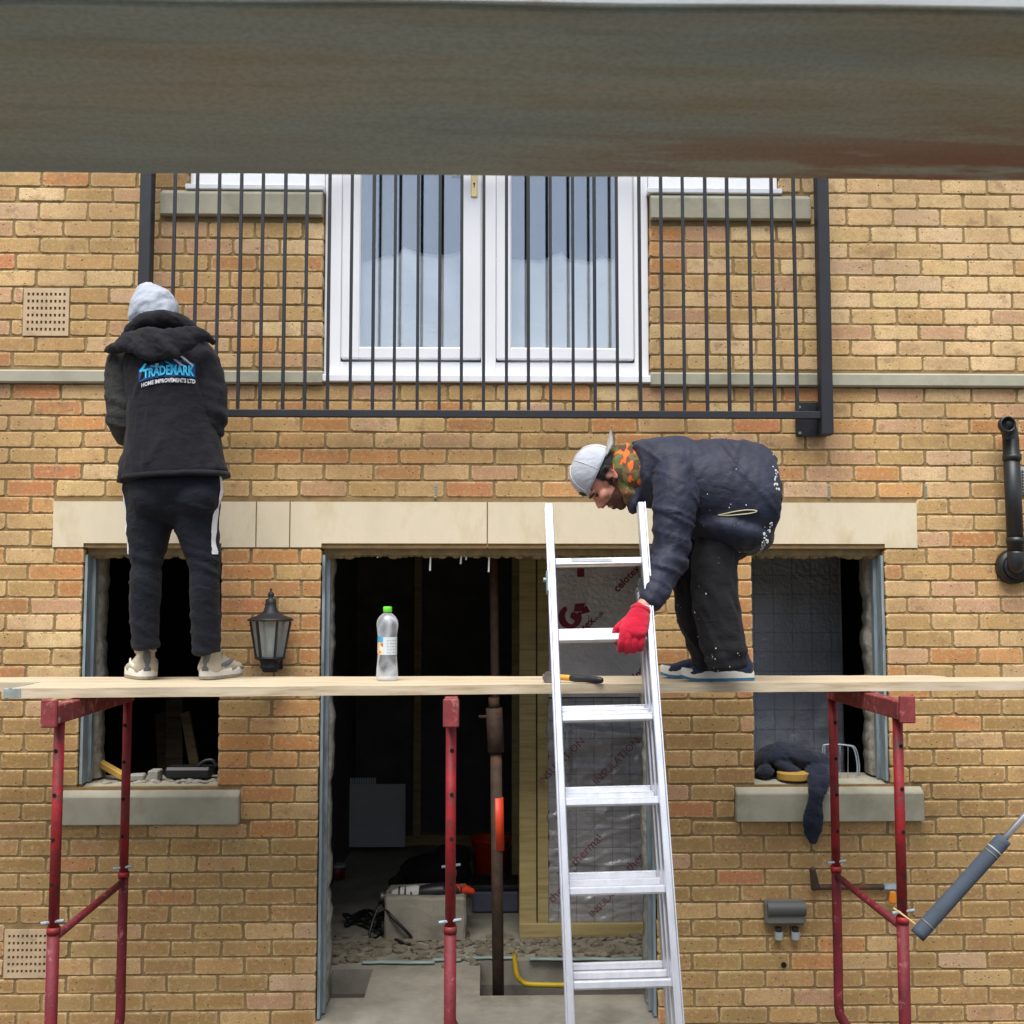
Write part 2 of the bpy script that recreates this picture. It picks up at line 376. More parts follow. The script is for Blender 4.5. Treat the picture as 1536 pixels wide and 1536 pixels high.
GREYHOOD = cloth('pale_grey_jersey', (.37, .40, .46), .95, var=.10)
TRACK = cloth('dark_track_trousers', (.006, .0075, .014), .9, dust=(.02, .023, .026), ds=4, dr=(.5, .8), sheen=.03, bst=.4)
NAVYPUFF = speck_cloth('navy_work_jacket', (.017, .020, .038), .62, .76)
NAVYCUFF = cloth('navy_rib_cuff', (.022, .022, .044), .9)
BLACKPANT = speck_cloth('black_work_trousers', (.006, .006, .008), .9, .78, dust=(.02, .02, .022))
WHITECLOTH = cloth('white_stripe', (.72, .72, .72), .8, var=.08)
CYANPRINT = mat('cyan_print', lin(60, 196, 238), .6, var=.1, bst=.1)
BLUEPRINT = mat('deep_blue_print', lin(16, 66, 126), .6, var=.15, bst=.1)
WHITEPRINT = mat('white_print', (.66, .67, .68), .6, var=.15, ns=60, bst=.1)
CAPGREY = cloth('grey_cap_cotton', (.44, .46, .51), .9, var=.1)
CAPBRIM = cloth('cap_brim_cotton', (.64, .62, .59), .9, var=.1)
GLOVE = cloth('red_knit_glove', lin(186, 18, 50), .95, bs=420, bst=.5)
SNEAK = cloth('dusty_beige_trainer', lin(178, 168, 148), .85, dust=lin(150, 140, 122), ds=16)
TREAD = mat('worn_tread', lin(150, 142, 124), .8, var=.3, ns=60, bst=.3)
SNEAKD = cloth('grey_heel_panel', lin(102, 104, 110), .8)
NAVYSHOE = cloth('navy_canvas', (.018, .026, .06), .8, dust=(.05, .06, .09))
WHITERUBBER = mat('white_rubber', lin(222, 218, 206), .6, var=.1, bst=.1)
BLUERUBBER = mat('blue_sole', lin(48, 108, 150), .6, var=.25, ns=20, bst=.2, stain=lin(150, 170, 176), ss=14)
DENIM = cloth('navy_cloth', (.009, .013, .027), .9, dust=(.03, .036, .055))
def skin_mat(name, col):
    m, n, p = base_mat(name); v = coords(n)
    n.links.new(ramp(n, noise_n(n, v, 26, 4), [(.3, tuple(c*.86 for c in col)), (.7, tuple(c*1.1 for c in col))]), p.inputs['Base Color'])
    p.inputs['Roughness'].default_value = .5; p.inputs['Subsurface Weight'].default_value = .12; p.inputs['Subsurface Radius'].default_value = (.01, .004, .002)
    bump(n, p, noise_n(n, v, 240, 3), .15, .002); return m
SKIN = skin_mat('skin', lin(198, 136, 116))
HAIR = cloth('dark_hair', (.012, .010, .010), .8, bs=500, bst=.6)
BEARD = cloth('dark_stubble', lin(84, 54, 45), .85, bs=500, bst=.6, var=.3)
def camo_mat():
    m, n, p = base_mat('orange_camo_fabric'); v = coords(n)
    c = ramp(n, noise_n(n, v, 20, 3, .5), [(0, lin(84, 62, 42)), (.44, lin(98, 104, 56)), (.53, lin(120, 88, 58)), (.60, lin(96, 70, 46))], 'CONSTANT')
    f = noise_n(n, coords(n, (1.3, 1, .7), rot=(0, .6, 0)), 34, 2, .4); c = mix(n, ramp(n, f, [(.56, 0.), (.575, 1.)]), c, lin(236, 104, 44))
    n.links.new(c, p.inputs['Base Color']); p.inputs['Roughness'].default_value = .9; return m
CAMO = camo_mat()
YELLOWPIPE = mat('yellow_gas_pipe', lin(196, 164, 24), .45, var=.12, bst=.05)
RUST = mat('rusty_steel', lin(70, 54, 42), .8, .2, var=.35, ns=22, bs=60, bst=.5, stain=lin(104, 64, 40), ss=9)
ORANGE = mat('orange_plastic', lin(206, 62, 26), .5, var=.15, bst=.05)
LEAD = mat('grey_plastic', lin(104, 106, 100), .55, var=.12, ns=6, bst=.1)
PALEGREY = mat('pale_grey_plastic', lin(158, 164, 162), .5, var=.08, bst=.05)
FOAMGREY = mat('grey_foam_sleeve', lin(66, 76, 88), .9, var=.12, ns=20, bs=120, bst=.3)
WHITEBITS = mat('white_packaging', lin(206, 206, 200), .7, var=.1, bst=.1)
OCHRE = mat('ochre_wood', lin(176, 140, 66), .7, var=.2, bst=.1)
GREENCAP = mat('green_cap', lin(98, 206, 54), .4, var=.05, bst=0)
GREYPANEL = mat('grey_ribbed_panel', lin(206, 214, 214), .8, var=.08, ns=4, bst=.1)
BARK = mat('grey_bark', lin(84, 76, 66), .95, var=.3, bst=.6)
CURTAIN = cloth('white_dust_sheet', (.9, .92, .93), .9, var=.06, sheen=0)
WOODH = mat('yellow_handle', lin(222, 168, 60), .5, var=.1, bst=.05)
STEELH = mat('dull_hammer_steel', lin(128, 126, 120), .45, .6, var=.25, ns=20, bst=.2)
BULB = mat('frosted_bulb', (.82, .82, .78), .4, var=.03, bst=0)

# ------------------------------------------------------------------ ground
bm = BM()
NG = 40
gv = [[bm.verts.new((-60+120*i/NG, -110+140*j/NG, .0)) for j in range(NG+1)] for i in range(NG+1)]
for i in range(NG):
    for j in range(NG): bm.faces.new((gv[i][j], gv[i+1][j], gv[i+1][j+1], gv[i][j+1]))
g = obj('ground', bm, GROUND); tag(g, kind='structure')

# added house shape, unseen behind the viewer: it takes the low sky off the foot of the wall
nh = thing('added_blocker_house', 'plain rendered house added unseen behind the viewer to block low sky', 'house', (0, -9.2, 0))
bm = BM(); box(bm, (-9, -15.2, 0), (9, -9.2, 3.1)); obj('wall', bm, mat('brown_render', lin(128, 112, 94), .9, var=.1, bst=.2), nh)
bm = BM(); prism_ = [(-8.9, 3.1), (-12.2, 4.9), (-15.5, 3.1)]
A = [bm.verts.new((-9.3, y, z)) for y, z in prism_]; B = [bm.verts.new((9.3, y, z)) for y, z in prism_]
for k in range(3): bm.faces.new((A[k], A[(k+1) % 3], B[(k+1) % 3], B[k]))
bm.faces.new(A[::-1]); bm.faces.new(B); obj('roof', bm, mat('slate', lin(70, 70, 74), .8, var=.2, bst=.3), nh)
for x in (-5, -1.5, 2, 5.5):
    bm = BM(); box(bm, (x, -9.22, 1.0), (x+1.3, -9.16, 2.2), .01); f_ = obj('window', bm, UPVC, nh); bm = BM(); box(bm, (x+.08, -9.155, 1.08), (x+1.22, -9.15, 2.12)); obj('pane', bm, mat('dark_window_glass', (.03, .035, .04), .1, var=.05, bst=0) if 'dark_window_glass' not in bpy.data.materials else bpy.data.materials['dark_window_glass'], f_)
# ------------------------------------------------------------------ house
house = thing('brick_house', 'yellow stock brick house front with gutted doorway and window openings', 'house', (0, 0, 0))
def X(px, py): return at(px, py, 0).x
def Z(py, px=768): return at(px, py, 0).z
JY = [291.7, 314, 340.7, 365.7, 389.9, 414.3, 439.3, 464.1, 488.3, 511.7, 535.2, 557.5, 580.5, 605.5, 629, 652, 676.4, 699.8, 724, 748.8,
      773.4, 798, 822.7, 848.2, 872.2, 897.2, 921.7, 947.2, 972.7, 998.2, 1023.7, 1049.2, 1074.7, 1100.1, 1125.6, 1151.3, 1176.7, 1201.8,
      1227.8, 1254.2, 1279.9, 1304.7, 1329, 1353.6, 1379.7, 1405.4, 1430.2, 1456.5, 1482.9, 1510]
JZ = [Z(y-1.5, 1292) for y in JY]
top = []
z = JZ[0]
for k in range(31): z += .0749; top.append(z)
JZ = top[::-1]+JZ; NT = len(top)
while JZ[-1] > -.1: JZ.append(JZ[-1]-.0752)
WX0, WX1 = -4.4, 4.6
ZTOP = JZ[0]
# openings (x0, x1, z0, z1) in metres, read off the facade
sillL, sillR = Z(1180, 230), Z(1176, 1230)
lint = Z(822.5, 768)
WL = (X(120.5, 1000), X(329, 1000), sillL, lint)
DR = (X(478, 1150), X(983.5, 1150), .02, lint)
WR = (X(1130, 1000), X(1331.5, 1000), sillR, lint)
FD = (X(484.5, 430), X(975, 430), Z(573, 730), Z(573, 730)+2.1)
SLz = Z(286, 380); 
UW = (X(281, 285), X(1170, 285), SLz, FD[3])
# stone pieces: name, x0, x1, z0, z1, proud
LZ0, LZ1 = lint, Z(752, 768)
joints = [X(79, 785), X(384.5, 785), X(435, 785), X(731, 785), X(1376, 785)]
stones = [('lintel', joints[i]+.003, joints[i+1]-.003, LZ0, LZ1, .004) for i in range(4)]
stones += [('sill', X(88, 1210), X(360, 1210), Z(1236, 230), Z(1186, 230), .03), ('sill', X(1103, 1205), X(1383, 1205), Z(1231, 1230), Z(1181, 1230), .03),
           ('sill', X(242, 305), X(484.5, 305), Z(325, 360), Z(286, 360), .03), ('sill', X(975, 305), X(1214, 305), Z(331, 1095), Z(293, 1095), .03),
           ('string_course', WX0, X(484.5, 566), Z(576.5, 400), Z(556, 400), .028), ('string_course', X(975, 570), WX1, Z(581, 1300), Z(560, 1300), .028)]
blocks = [WL, DR, WR, FD, UW]+[(s[1], s[2], s[3], s[4]) for s in stones]
# upper stone lintel over the T-shaped window
stones.append(('lintel', UW[0]-.15, UW[1]+.15, FD[3], FD[3]+.225, .004)); blocks.append(stones[-1][1:5])
airs = [(X(34, 468), X(105, 468), Z(505, 70), Z(431, 70)), (X(5, 1430), X(76, 1430), Z(1468, 40), Z(1393, 40))]
blocks += airs
vent = (X(1530.5, 710), X(1575, 710), Z(742, 1536), Z(700, 1536)); blocks.append(vent)
# mortar bed / structural wall with real openings
E3 = .003
holes = [(a-E3, b+E3, c-E3, d+E3) for a, b, c, d in (WL, DR, WR, FD, UW)]
xs = sorted({WX0, WX1}|{h[0] for h in holes}|{h[1] for h in holes}); zs = sorted({-.15, ZTOP}|{h[2] for h in holes}|{h[3] for h in holes})
def solid(i, j):
    cx, cz = (xs[i]+xs[i+1])/2, (zs[j]+zs[j+1])/2
    return not any(h[0] < cx < h[1] and h[2] < cz < h[3] for h in holes)
bm = BM(); plate_holes(bm, xs, zs, solid, .0052, .28)
obj('mortar_wall', bm, MORTAR, house)

# brick palettes (base colours; the lower wall's carries painted shade)
PAL = [lin(202, 166, 110), lin(196, 160, 102), lin(208, 174, 120), lin(200, 160, 108), lin(190, 156, 100), lin(208, 176, 124), lin(198, 162, 114), lin(194, 154, 98)]
PALO = [lin(204, 142, 84), lin(194, 132, 76), lin(208, 152, 94), lin(190, 134, 84), lin(200, 128, 84)]
PALP = [lin(200, 160, 126), lin(194, 152, 120), lin(206, 172, 140)]
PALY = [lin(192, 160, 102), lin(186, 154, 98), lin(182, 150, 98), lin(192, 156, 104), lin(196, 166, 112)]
PALW = [lin(222, 192, 140), lin(216, 184, 126), lin(226, 196, 150), lin(218, 184, 138)]
def soft(P): return [tuple((c*.88+.12*(.3*q[0]+.55*q[1]+.15*q[2]))*g for c, g in zip(q, (1.05, 1.015, .94))) for q in P]
PAL, PALO, PALP, PALY, PALW = [soft(q) for q in (PAL, PALO, PALP, PALY, PALW)]
PALY = [(c[0]*.84, c[1]*.80, c[2]*.74) for c in PALY]  # lower-wall palette darkened again: shade under the boards put into brick colour
def pick(x, z):
    u = random.random()
    if joints[1]-.25 < x < DR[0] and .95 < z < lint: return random.choice(PALO if u < .55 else PAL)
    if DR[1] < x < WR[0] and 1.5 < z < lint: return random.choice(PALO if u < .45 else PAL)
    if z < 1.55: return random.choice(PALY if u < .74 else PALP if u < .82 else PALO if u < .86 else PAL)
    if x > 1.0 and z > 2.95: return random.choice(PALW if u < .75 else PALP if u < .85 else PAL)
    if u < (.20 if z < 2.95 else .10): return random.choice(PALO)
    if u < .32: return random.choice(PALP)
    if u < .42: return random.choice(PALW)
    return random.choice(PAL)
def brick_shape(w_, h_, jit=.0028):
    c = .007; hw, hh = w_/2, h_/2
    c = [random.choice((.003, .004, .0055, .007, .009)) for _ in range(4)]
    o = [(-hw+c[0], -hh), (hw-c[1], -hh), (hw, -hh+c[1]), (hw, hh-c[2]), (hw-c[2], hh), (-hw+c[3], hh), (-hw, hh-c[3]), (-hw, -hh+c[0])]
    j = lambda: random.uniform(-jit, jit*.7)
    o = [(a+j(), b+j()*.8) for a, b in o]
    t1, t2 = random.uniform(-.002, .002), random.uniform(-.0015, .0015); n = 8
    V = []; Fc = [list(range(n))]
    for ins, y in ((.012, 0), (.003, .0003), (0, .004), (0, .045)):
        for a, b in o: V.append((a*(1-ins/hw), y+(t1*a/hw+t2*b/hh if y < .003 else 0), b*(1-ins/hh)))
    for L in (0, n, 2*n):
        for k in range(n): Fc.append([L+k, L+n+k, L+n+(k+1) % n, L+(k+1) % n])
    return V, Fc
RIM = [0]*8+[1]*24
def col_attr(me, cols):
    a = me.attributes.new('tone', 'FLOAT_COLOR', 'POINT'); a.data.foreach_set('color', np.array([(*c, RIM[i % 32]) for i, c in enumerate(cols)], dtype=np.float32).ravel())
PITCH = .2207
bricks = []
ph_odd = X(1279, 617)
for r in range(len(JZ)-1):
    z1, z0 = JZ[r], JZ[r+1]; zc = (z0+z1)/2; h_ = z1-z0
    ints = [(WX0, WX1)]
    for (a, b, c, d) in blocks:
        ov = min(z1, d)-max(z0, c)
        if ov > .022:
            new = []
            for (p, q) in ints:
                if b <= p or a >= q: new.append((p, q)); continue
                if a > p: new.append((p, a))
                if b < q: new.append((b, q))
            ints = new
    off = ph_odd+(0 if (r-NT) % 2 else PITCH/2)+random.uniform(-.008, .008)
    # trim height against stones that take part of the course
    for (p, q) in ints:
        if q-p < .03: continue
        k0 = math.floor((p-off)/PITCH); cuts = [p]; k = k0+1
        while off+k*PITCH < q:
            xx = off+k*PITCH+random.uniform(-.004, .004)
            if xx-cuts[-1] > .045 and q-xx > .045: cuts.append(xx)
            k += 1
        cuts.append(q)
        for i in range(len(cuts)-1):
            a, b = cuts[i], cuts[i+1]
            ga = .0 if (i == 0 and p > WX0) else .0042; gb = .0 if (i == len(cuts)-2 and q < WX1) else .0042
            zz0, zz1 = z0, z1
            for (sa, sb, sc, sdz) in blocks:
                if sb > a and sa < b:
                    if sc < zz0+.025 and sdz > zz0: zz0 = sdz
                    if sdz > zz1-.025 and sc < zz1: zz1 = sc
            if zz1-zz0 < .03: continue
            bricks.append((a+ga+random.uniform(0, .002), b-gb-random.uniform(0, .002), zz0+.0036+random.uniform(-.0006, .0008), zz1-.0036+random.uniform(-.0008, .0006)))
def proj(p):
    v = Vector(p)-EYE; d = v.dot(FWD); return 768+v.dot(RGT)/d*F, 768-v.dot(UPV)/d*F
OCC = [(158, 345, 425, 1020), (850, 1180, 655, 1025), (815, 1015, 760, 1536), (0, 1536, 1012, 1048), (0, 1536, -99, 285), (1335, 1365, 1030, 1536), (70, 100, 1030, 1536), (1145, 1212, 1345, 1410), (366, 442, 880, 1008), (1500, 1536, 620, 880), (1370, 1536, 1215, 1410)]
score = []
for i, (a, b, c, d) in enumerate(bricks):
    x0, y1 = proj((a, 0, c)); x1, y0 = proj((b, 0, d)); cx, cy = (x0+x1)/2, (y0+y1)/2
    s = (x1-x0)*(y1-y0) if (x0 > 2 and x1 < 1534 and y0 > 285 and y1 < 1534) else 0
    for o in OCC:
        if o[0]-20 < cx < o[1]+20 and o[2]-8 < cy < o[3]+8: s *= .2
    score.append(s)
best = set(sorted(range(len(bricks)), key=lambda i: -score[i])[:298])
V = []; Fc = []; cols = []
LIB = {}
for i, (a, b, c, d) in enumerate(bricks):
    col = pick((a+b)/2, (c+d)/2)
    if i in best:
        key = (col, random.randint(0, 2))
        if key not in LIB:
            vv, ff = brick_shape(.21, .065); me = bpy.data.meshes.new('brick'); me.from_pydata(vv, [], ff); me.materials.append(BRICK)
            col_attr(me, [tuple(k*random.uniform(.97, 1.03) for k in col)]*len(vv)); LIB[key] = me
        o = bpy.data.objects.new('brick', LIB[key]); COL.objects.link(o); o.parent = house
        o.location = ((a+b)/2, 0, (c+d)/2); o.scale = ((b-a)/.21, 1, (d-c)/.065)
    else:
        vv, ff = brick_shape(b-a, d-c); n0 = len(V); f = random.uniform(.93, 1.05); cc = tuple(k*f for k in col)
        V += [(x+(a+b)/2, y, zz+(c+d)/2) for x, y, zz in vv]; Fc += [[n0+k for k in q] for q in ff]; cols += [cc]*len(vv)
me = bpy.data.meshes.new('brickwork'); me.from_pydata(V, [], Fc); me.materials.append(BRICK); col_attr(me, cols)
tag(link('brickwork', me, BRICK, house), kind='stuff')

# stone dressings
opens_l = [(WL[0], WL[1]), (DR[0], DR[1]), (WR[0], WR[1])]
def prism(bm, prof, x0, x1):
    A = [bm.verts.new((x0, y, z_)) for y, z_ in prof]; B = [bm.verts.new((x1, y, z_)) for y, z_ in prof]
    n = len(prof)
    for k in range(n): bm.faces.new((A[k], A[(k+1) % n], B[(k+1) % n], B[k]))
    bm.faces.new(A[::-1]); bm.faces.new(B)
for nm, x0, x1, z0, z1, pr in stones:
    bm = BM()
    if nm == 'lintel':
        pts = sorted({x0, x1}|{x for o in opens_l for x in o if x0 < x < x1})
        for p, q in zip(pts[:-1], pts[1:]):
            op = any(o[0] <= (p+q)/2 <= o[1] for o in opens_l) and z1 < 3
            if op: prism(bm, [(-pr, z1-.004), (-pr, z0+.022), (.028, z0+.019), (.032, z0), (.1, z0), (.1, z1-.004)], p, q)
            else: prism(bm, [(-pr, z1-.004), (-pr, z0+.004), (.1, z0+.004), (.1, z1-.004)], p, q)
        obj('lintel', bm, STONE, house)
    elif nm == 'sill':
        prism(bm, [(-pr, z1-.022), (-pr, z0), (.1, z0), (.1, z1+.022), (.02, z1+.012)], x0, x1)
        bmesh.ops.bevel(bm, geom=[e for e in bm.edges], offset=.004, segments=1, affect='EDGES')
        obj('sill', bm, SILLSTONE, house)
    else:
        prism(bm, [(-pr, z1-.012), (-pr, z0+.006), (-pr+.006, z0), (.1, z0), (.1, z1), (0, z1)], x0, x1)
        obj('string_course', bm, SILLSTONE, house)
for jx in joints[1:4]:
    bm = BM(); box(bm, (jx-.0045, .0015, LZ0+.004), (jx+.0045, .05, LZ1-.004)); obj('mortar_joint', bm, MORTAR, house)
# steel plates under the lintel, with hanging mortar crumbs
for (a, b) in opens_l:
    bm = BM(); box(bm, (a+.002, .045, lint-.03), (b-.002, .25, lint-.002))
    n = int((b-a)/.03)
    for k in range(n):
        x = a+.02+(b-a-.04)*k/n+random.uniform(-.01, .01); r_ = random.uniform(.006, .02)
        ball(bm, (x, .07, lint-.03), (r_*1.6, .02, r_), seg=8)
    obj('lintel_plate', bm, mat('stained_lintel_steel', lin(128, 112, 80), .85, var=.3, ns=20, bst=.5) if 'stained_lintel_steel' not in bpy.data.materials else bpy.data.materials['stained_lintel_steel'], house)
# hanging fibres under the doorway lintel
bm = BM()
for px, py, l in ((646, 832, 24), (692, 832, 14), (700, 832, 8), (734, 832, 26), (567, 832, 5)):
    p = at(px, py, .06); q = at(px-1, py+l, .06); cyl(bm, p, q, .004, 6)
obj('hanging_fibre', bm, WHITEBITS, house)
# weep vents
for px in (653, 1016, 1243, 1389):
    bm = BM()
    c0 = at(px, 748, 0); c1 = at(px, 726, 0)
    box(bm, (c0.x-.006, -.002, c0.z), (c0.x+.006, .03, c1.z))
    for k in range(5): box(bm, (c0.x-.004, -.006, c0.z+.006+.012*k), (c0.x+.004, -.001, c0.z+.012+.012*k))
    obj('weep_vent', bm, AIR if False else SILLSTONE, house)
# air bricks
AIR = mat('pale_terracotta', lin(188, 164, 132), .85, var=.14, ns=14, bst=.3, stain=lin(150, 128, 98), ss=9)
for (a, b, c, d) in airs:
    bm = BM(); ex = [a+.004]; ez = [c+.004]
    mx_, mz_ = .016, .017; nx_, nz_ = 9, 6
    sx_, sz_ = (b-a-2*mx_)/nx_, (d-c-2*mz_)/nz_
    for k in range(nx_): ex += [a+mx_+sx_*(k+.27), a+mx_+sx_*(k+.77)]
    for k in range(nz_): ez += [c+mz_+sz_*(k+.30), c+mz_+sz_*(k+.72)]
    ex.append(b-.004); ez.append(d-.004)
    plate_holes(bm, ex, ez, lambda i, j: not (i % 2 == 1 and j % 2 == 1), -.004, .03)
    f = obj('air_brick', bm, AIR, house)
    bm = BM(); box(bm, (a+.003, .031, c+.003), (b-.003, .04, d-.003)); obj('vent_void', bm, DARKPLASTIC, f)
bm = BM(); a, b, c, d = vent
box(bm, (a, .0, c), (b, .03, d))
for k in range(8): box(bm, (a+.004, -.018, c+.01+k*(d-c-.02)/8), (b, .0, c+.018+k*(d-c-.02)/8))
obj('louvre_vent', bm, PALEGREY, house)
# galvanised closers and ragged foam down the open reveals
def reveal(xe, sgn, z0, z1):
    bm = BM()
    box(bm, (xe+sgn*.004, .012, z0), (xe+sgn*.016, .075, z1)); box(bm, (xe+sgn*.004, .08, z0), (xe+sgn*.030, .10, z1)); box(bm, (xe+sgn*.004, .1, z0), (xe+sgn*.012, .165, z1))
    obj('steel_closer', bm, GALV, house)
    bm = BM(); n = 60; prev = None
    for k in range(n+1):
        zz = z0+(z1-z0)*k/n; dx = .028+.016*noise.noise((zz*7, xe, 0))+.012*noise.noise((zz*23, xe, 3))
        cur = [bm.verts.new((xe+sgn*.004, .168, zz)), bm.verts.new((xe+sgn*dx*.8, .172, zz)), bm.verts.new((xe+sgn*dx, .2, zz)), bm.verts.new((xe+sgn*dx, .27, zz)), bm.verts.new((xe+sgn*.004, .275, zz))]
        if prev:
            for q in range(4): bm.faces.new((prev[q], prev[q+1], cur[q+1], cur[q]))
        prev = cur
    obj('foam_edge', bm, RAGGED, house, True)
reveal(WL[0], 1, WL[2]+.01, WL[3]-.03); reveal(DR[0], 1, .13, DR[3]-.03); reveal(WR[1], -1, WR[2]+.01, WR[3]-.03); reveal(DR[1], -1, .13, DR[3]-.03)
# inner rooms
FZ = .12
def shell(name, a, b, m): 
    bm = BM(); box(bm, a, b); return obj(name, bm, m, house)
RX0, RX1, RY1 = -3.6, 3.8, 3.6
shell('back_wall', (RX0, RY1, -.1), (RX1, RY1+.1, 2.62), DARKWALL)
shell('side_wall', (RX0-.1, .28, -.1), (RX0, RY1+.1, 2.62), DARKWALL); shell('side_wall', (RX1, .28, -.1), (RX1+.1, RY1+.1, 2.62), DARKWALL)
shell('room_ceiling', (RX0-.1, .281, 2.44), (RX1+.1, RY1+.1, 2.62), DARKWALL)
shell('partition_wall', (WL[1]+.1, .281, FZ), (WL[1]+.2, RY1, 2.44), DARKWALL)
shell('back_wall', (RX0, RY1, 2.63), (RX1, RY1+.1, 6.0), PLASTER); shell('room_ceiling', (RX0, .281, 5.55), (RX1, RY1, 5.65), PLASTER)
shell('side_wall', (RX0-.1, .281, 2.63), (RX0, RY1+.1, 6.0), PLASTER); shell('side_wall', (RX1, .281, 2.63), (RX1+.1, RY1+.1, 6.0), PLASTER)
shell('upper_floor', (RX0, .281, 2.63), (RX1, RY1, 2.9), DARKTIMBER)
# concrete floor with the two broken-out pits
def fx(px, py): return on_z(px, py, FZ).x
def fy(px, py): return on_z(px, py, FZ).y
p1 = (DR[0]-.02, fx(552, 1478), fy(520, 1497), fy(520, 1454)); p2 = (fx(720, 1470), DR[1]+.02, fy(800, 1493), fy(800, 1441))
xs2 = sorted({RX0, RX1, p1[0], p1[1], p2[0], p2[1], DR[0], DR[1]}); ys2 = sorted({-.42, -.002, RY1, p1[2], p1[3], p2[2], p2[3], .283})
def sf(i, j):
    cx, cy = (xs2[i]+xs2[i+1])/2, (ys2[j]+ys2[j+1])/2
    if cy < .283 and not (DR[0] < cx < DR[1]): return False
    return not any(p[0] < cx < p[1] and p[2] < cy < p[3] for p in (p1, p2))
bm = BM(); plate_holes(bm, xs2, ys2, sf, FZ, FZ-.16, Matrix(((1, 0, 0, 0), (0, 0, 1, 0), (0, 1, 0, 0), (0, 0, 0, 1))))
bmesh.ops.recalc_face_normals(bm, faces=bm.faces[:]); obj('room_floor', bm, CONC, house)
shell('pit_bottom', (RX0, -.4, -.06), (RX1, RY1, -.03), RUBBLEM)
# broken concrete strip and pale membrane along the old wall line
bm = BM()
for k in range(420):
    px = random.uniform(495, 985); py = random.gauss(1424, 11); p = on_z(px, py, FZ)
    if any(q[0]-.02 < p.x < q[1]+.02 and q[2]-.02 < p.y < q[3]+.02 for q in (p1, p2)): continue
    s = random.uniform(.008, .028)*random.choice((.6, 1, 1, 1.4)); r_ = bmesh.ops.create_icosphere(bm, subdivisions=1, radius=s)
    for v in r_['verts']: v.co = Vector((v.co.x*1.5, v.co.y*1.1, v.co.z*.6))*random.uniform(.7, 1.2)+Vector((p.x, p.y, FZ+s*.25))
tag(obj('rubble', bm, RUBBLEM, house), kind='stuff')
for a, b, y in ((545, 650, 1447), (700, 770, 1440), (796, 985, 1442), (650, 690, 1443)):
    bm = BM(); P = []
    for k in range(9):
        t = k/8; p = on_z(a+(b-a)*t, y+2.5*noise.noise((t*9, a, 0)), FZ); P.append((p.x, p.y, FZ+.012))
    limb(bm, P, [(.016, .008)]*9, side=(0, 1, 0), seg=8, sub=2); obj('membrane_strip', bm, mat('pale_membrane', lin(150, 168, 162), .5, var=.2, bst=.3) if 'pale_membrane' not in bpy.data.materials else bpy.data.materials['pale_membrane'], house, True)

# ---- white upvc french doors and side lights (upper storey)
YF = .035
def wbox(bm, x0, y0, x1, y1, ya, yb, bev=.004, ref=None):
    """box whose front face spans the facade pixels given, between depths ya and yb"""
    a = at(x0, y1, ya); b = at(x1, y0, ya); cx = (at(x0, (y0+y1)/2, ya).x, at(x1, (y0+y1)/2, ya).x)
    box(bm, (cx[0], ya, a.z), (cx[1], yb, b.z), bev)
def fpx(px): return at(px, 420, YF).x
zb = FD[2]; zt = FD[3]-.004
bm = BM()
xl, xr = FD[0]+.002, FD[1]-.002
box(bm, (xl, YF, zb+.03), (fpx(512), .11, zt), .004); box(bm, (fpx(951), YF, zb+.03), (xr, .11, zt), .004)
box(bm, (fpx(511), YF+.003, zb+.026), (fpx(952), .108, at(700, 543, YF).z), .004)
box(bm, (xl-.02, -.02, zb-.004), (xr+.02, .12, zb+.03), .004)
box(bm, (fpx(511), YF+.003, zt-.06), (fpx(952), .109, zt-.001), .004)
box(bm, (fpx(722), YF-.008, zb+.028), (fpx(744), .1, zt-.05), .004)
for s in (0, 1):
    a, b = (UW[0]+.003, xl-.002) if s == 0 else (xr+.002, UW[1]-.003)
    z0 = UW[2]+.022
    box(bm, (a, YF, z0), (b, .1, z0+.075), .004); box(bm, (a, YF+.001, z0), (a+.07, .1, zt), .004); box(bm, (b-.07, YF+.001, z0), (b, .1, zt), .004); box(bm, (a, YF+.002, zt-.07), (b, .1, zt), .004)
    box(bm, (a-.01, YF-.05, z0-.02), (b+(.0 if s == 0 else .01), .1, z0+.004), .003)
obj('window_frame', bm, UPVC, house)
for s in (0, 1):
    a, b = (UW[0]+.073, xl-.072) if s == 0 else (xr+.072, UW[1]-.073)
    bm = BM(); box(bm, (a, .055, UW[2]+.097), (b, .075, zt-.07)); obj('side_light_pane', bm, GLASS, house)
yb_ = at(700, 540, YF).z+.002; pb = at(700, 521.5, YF).z
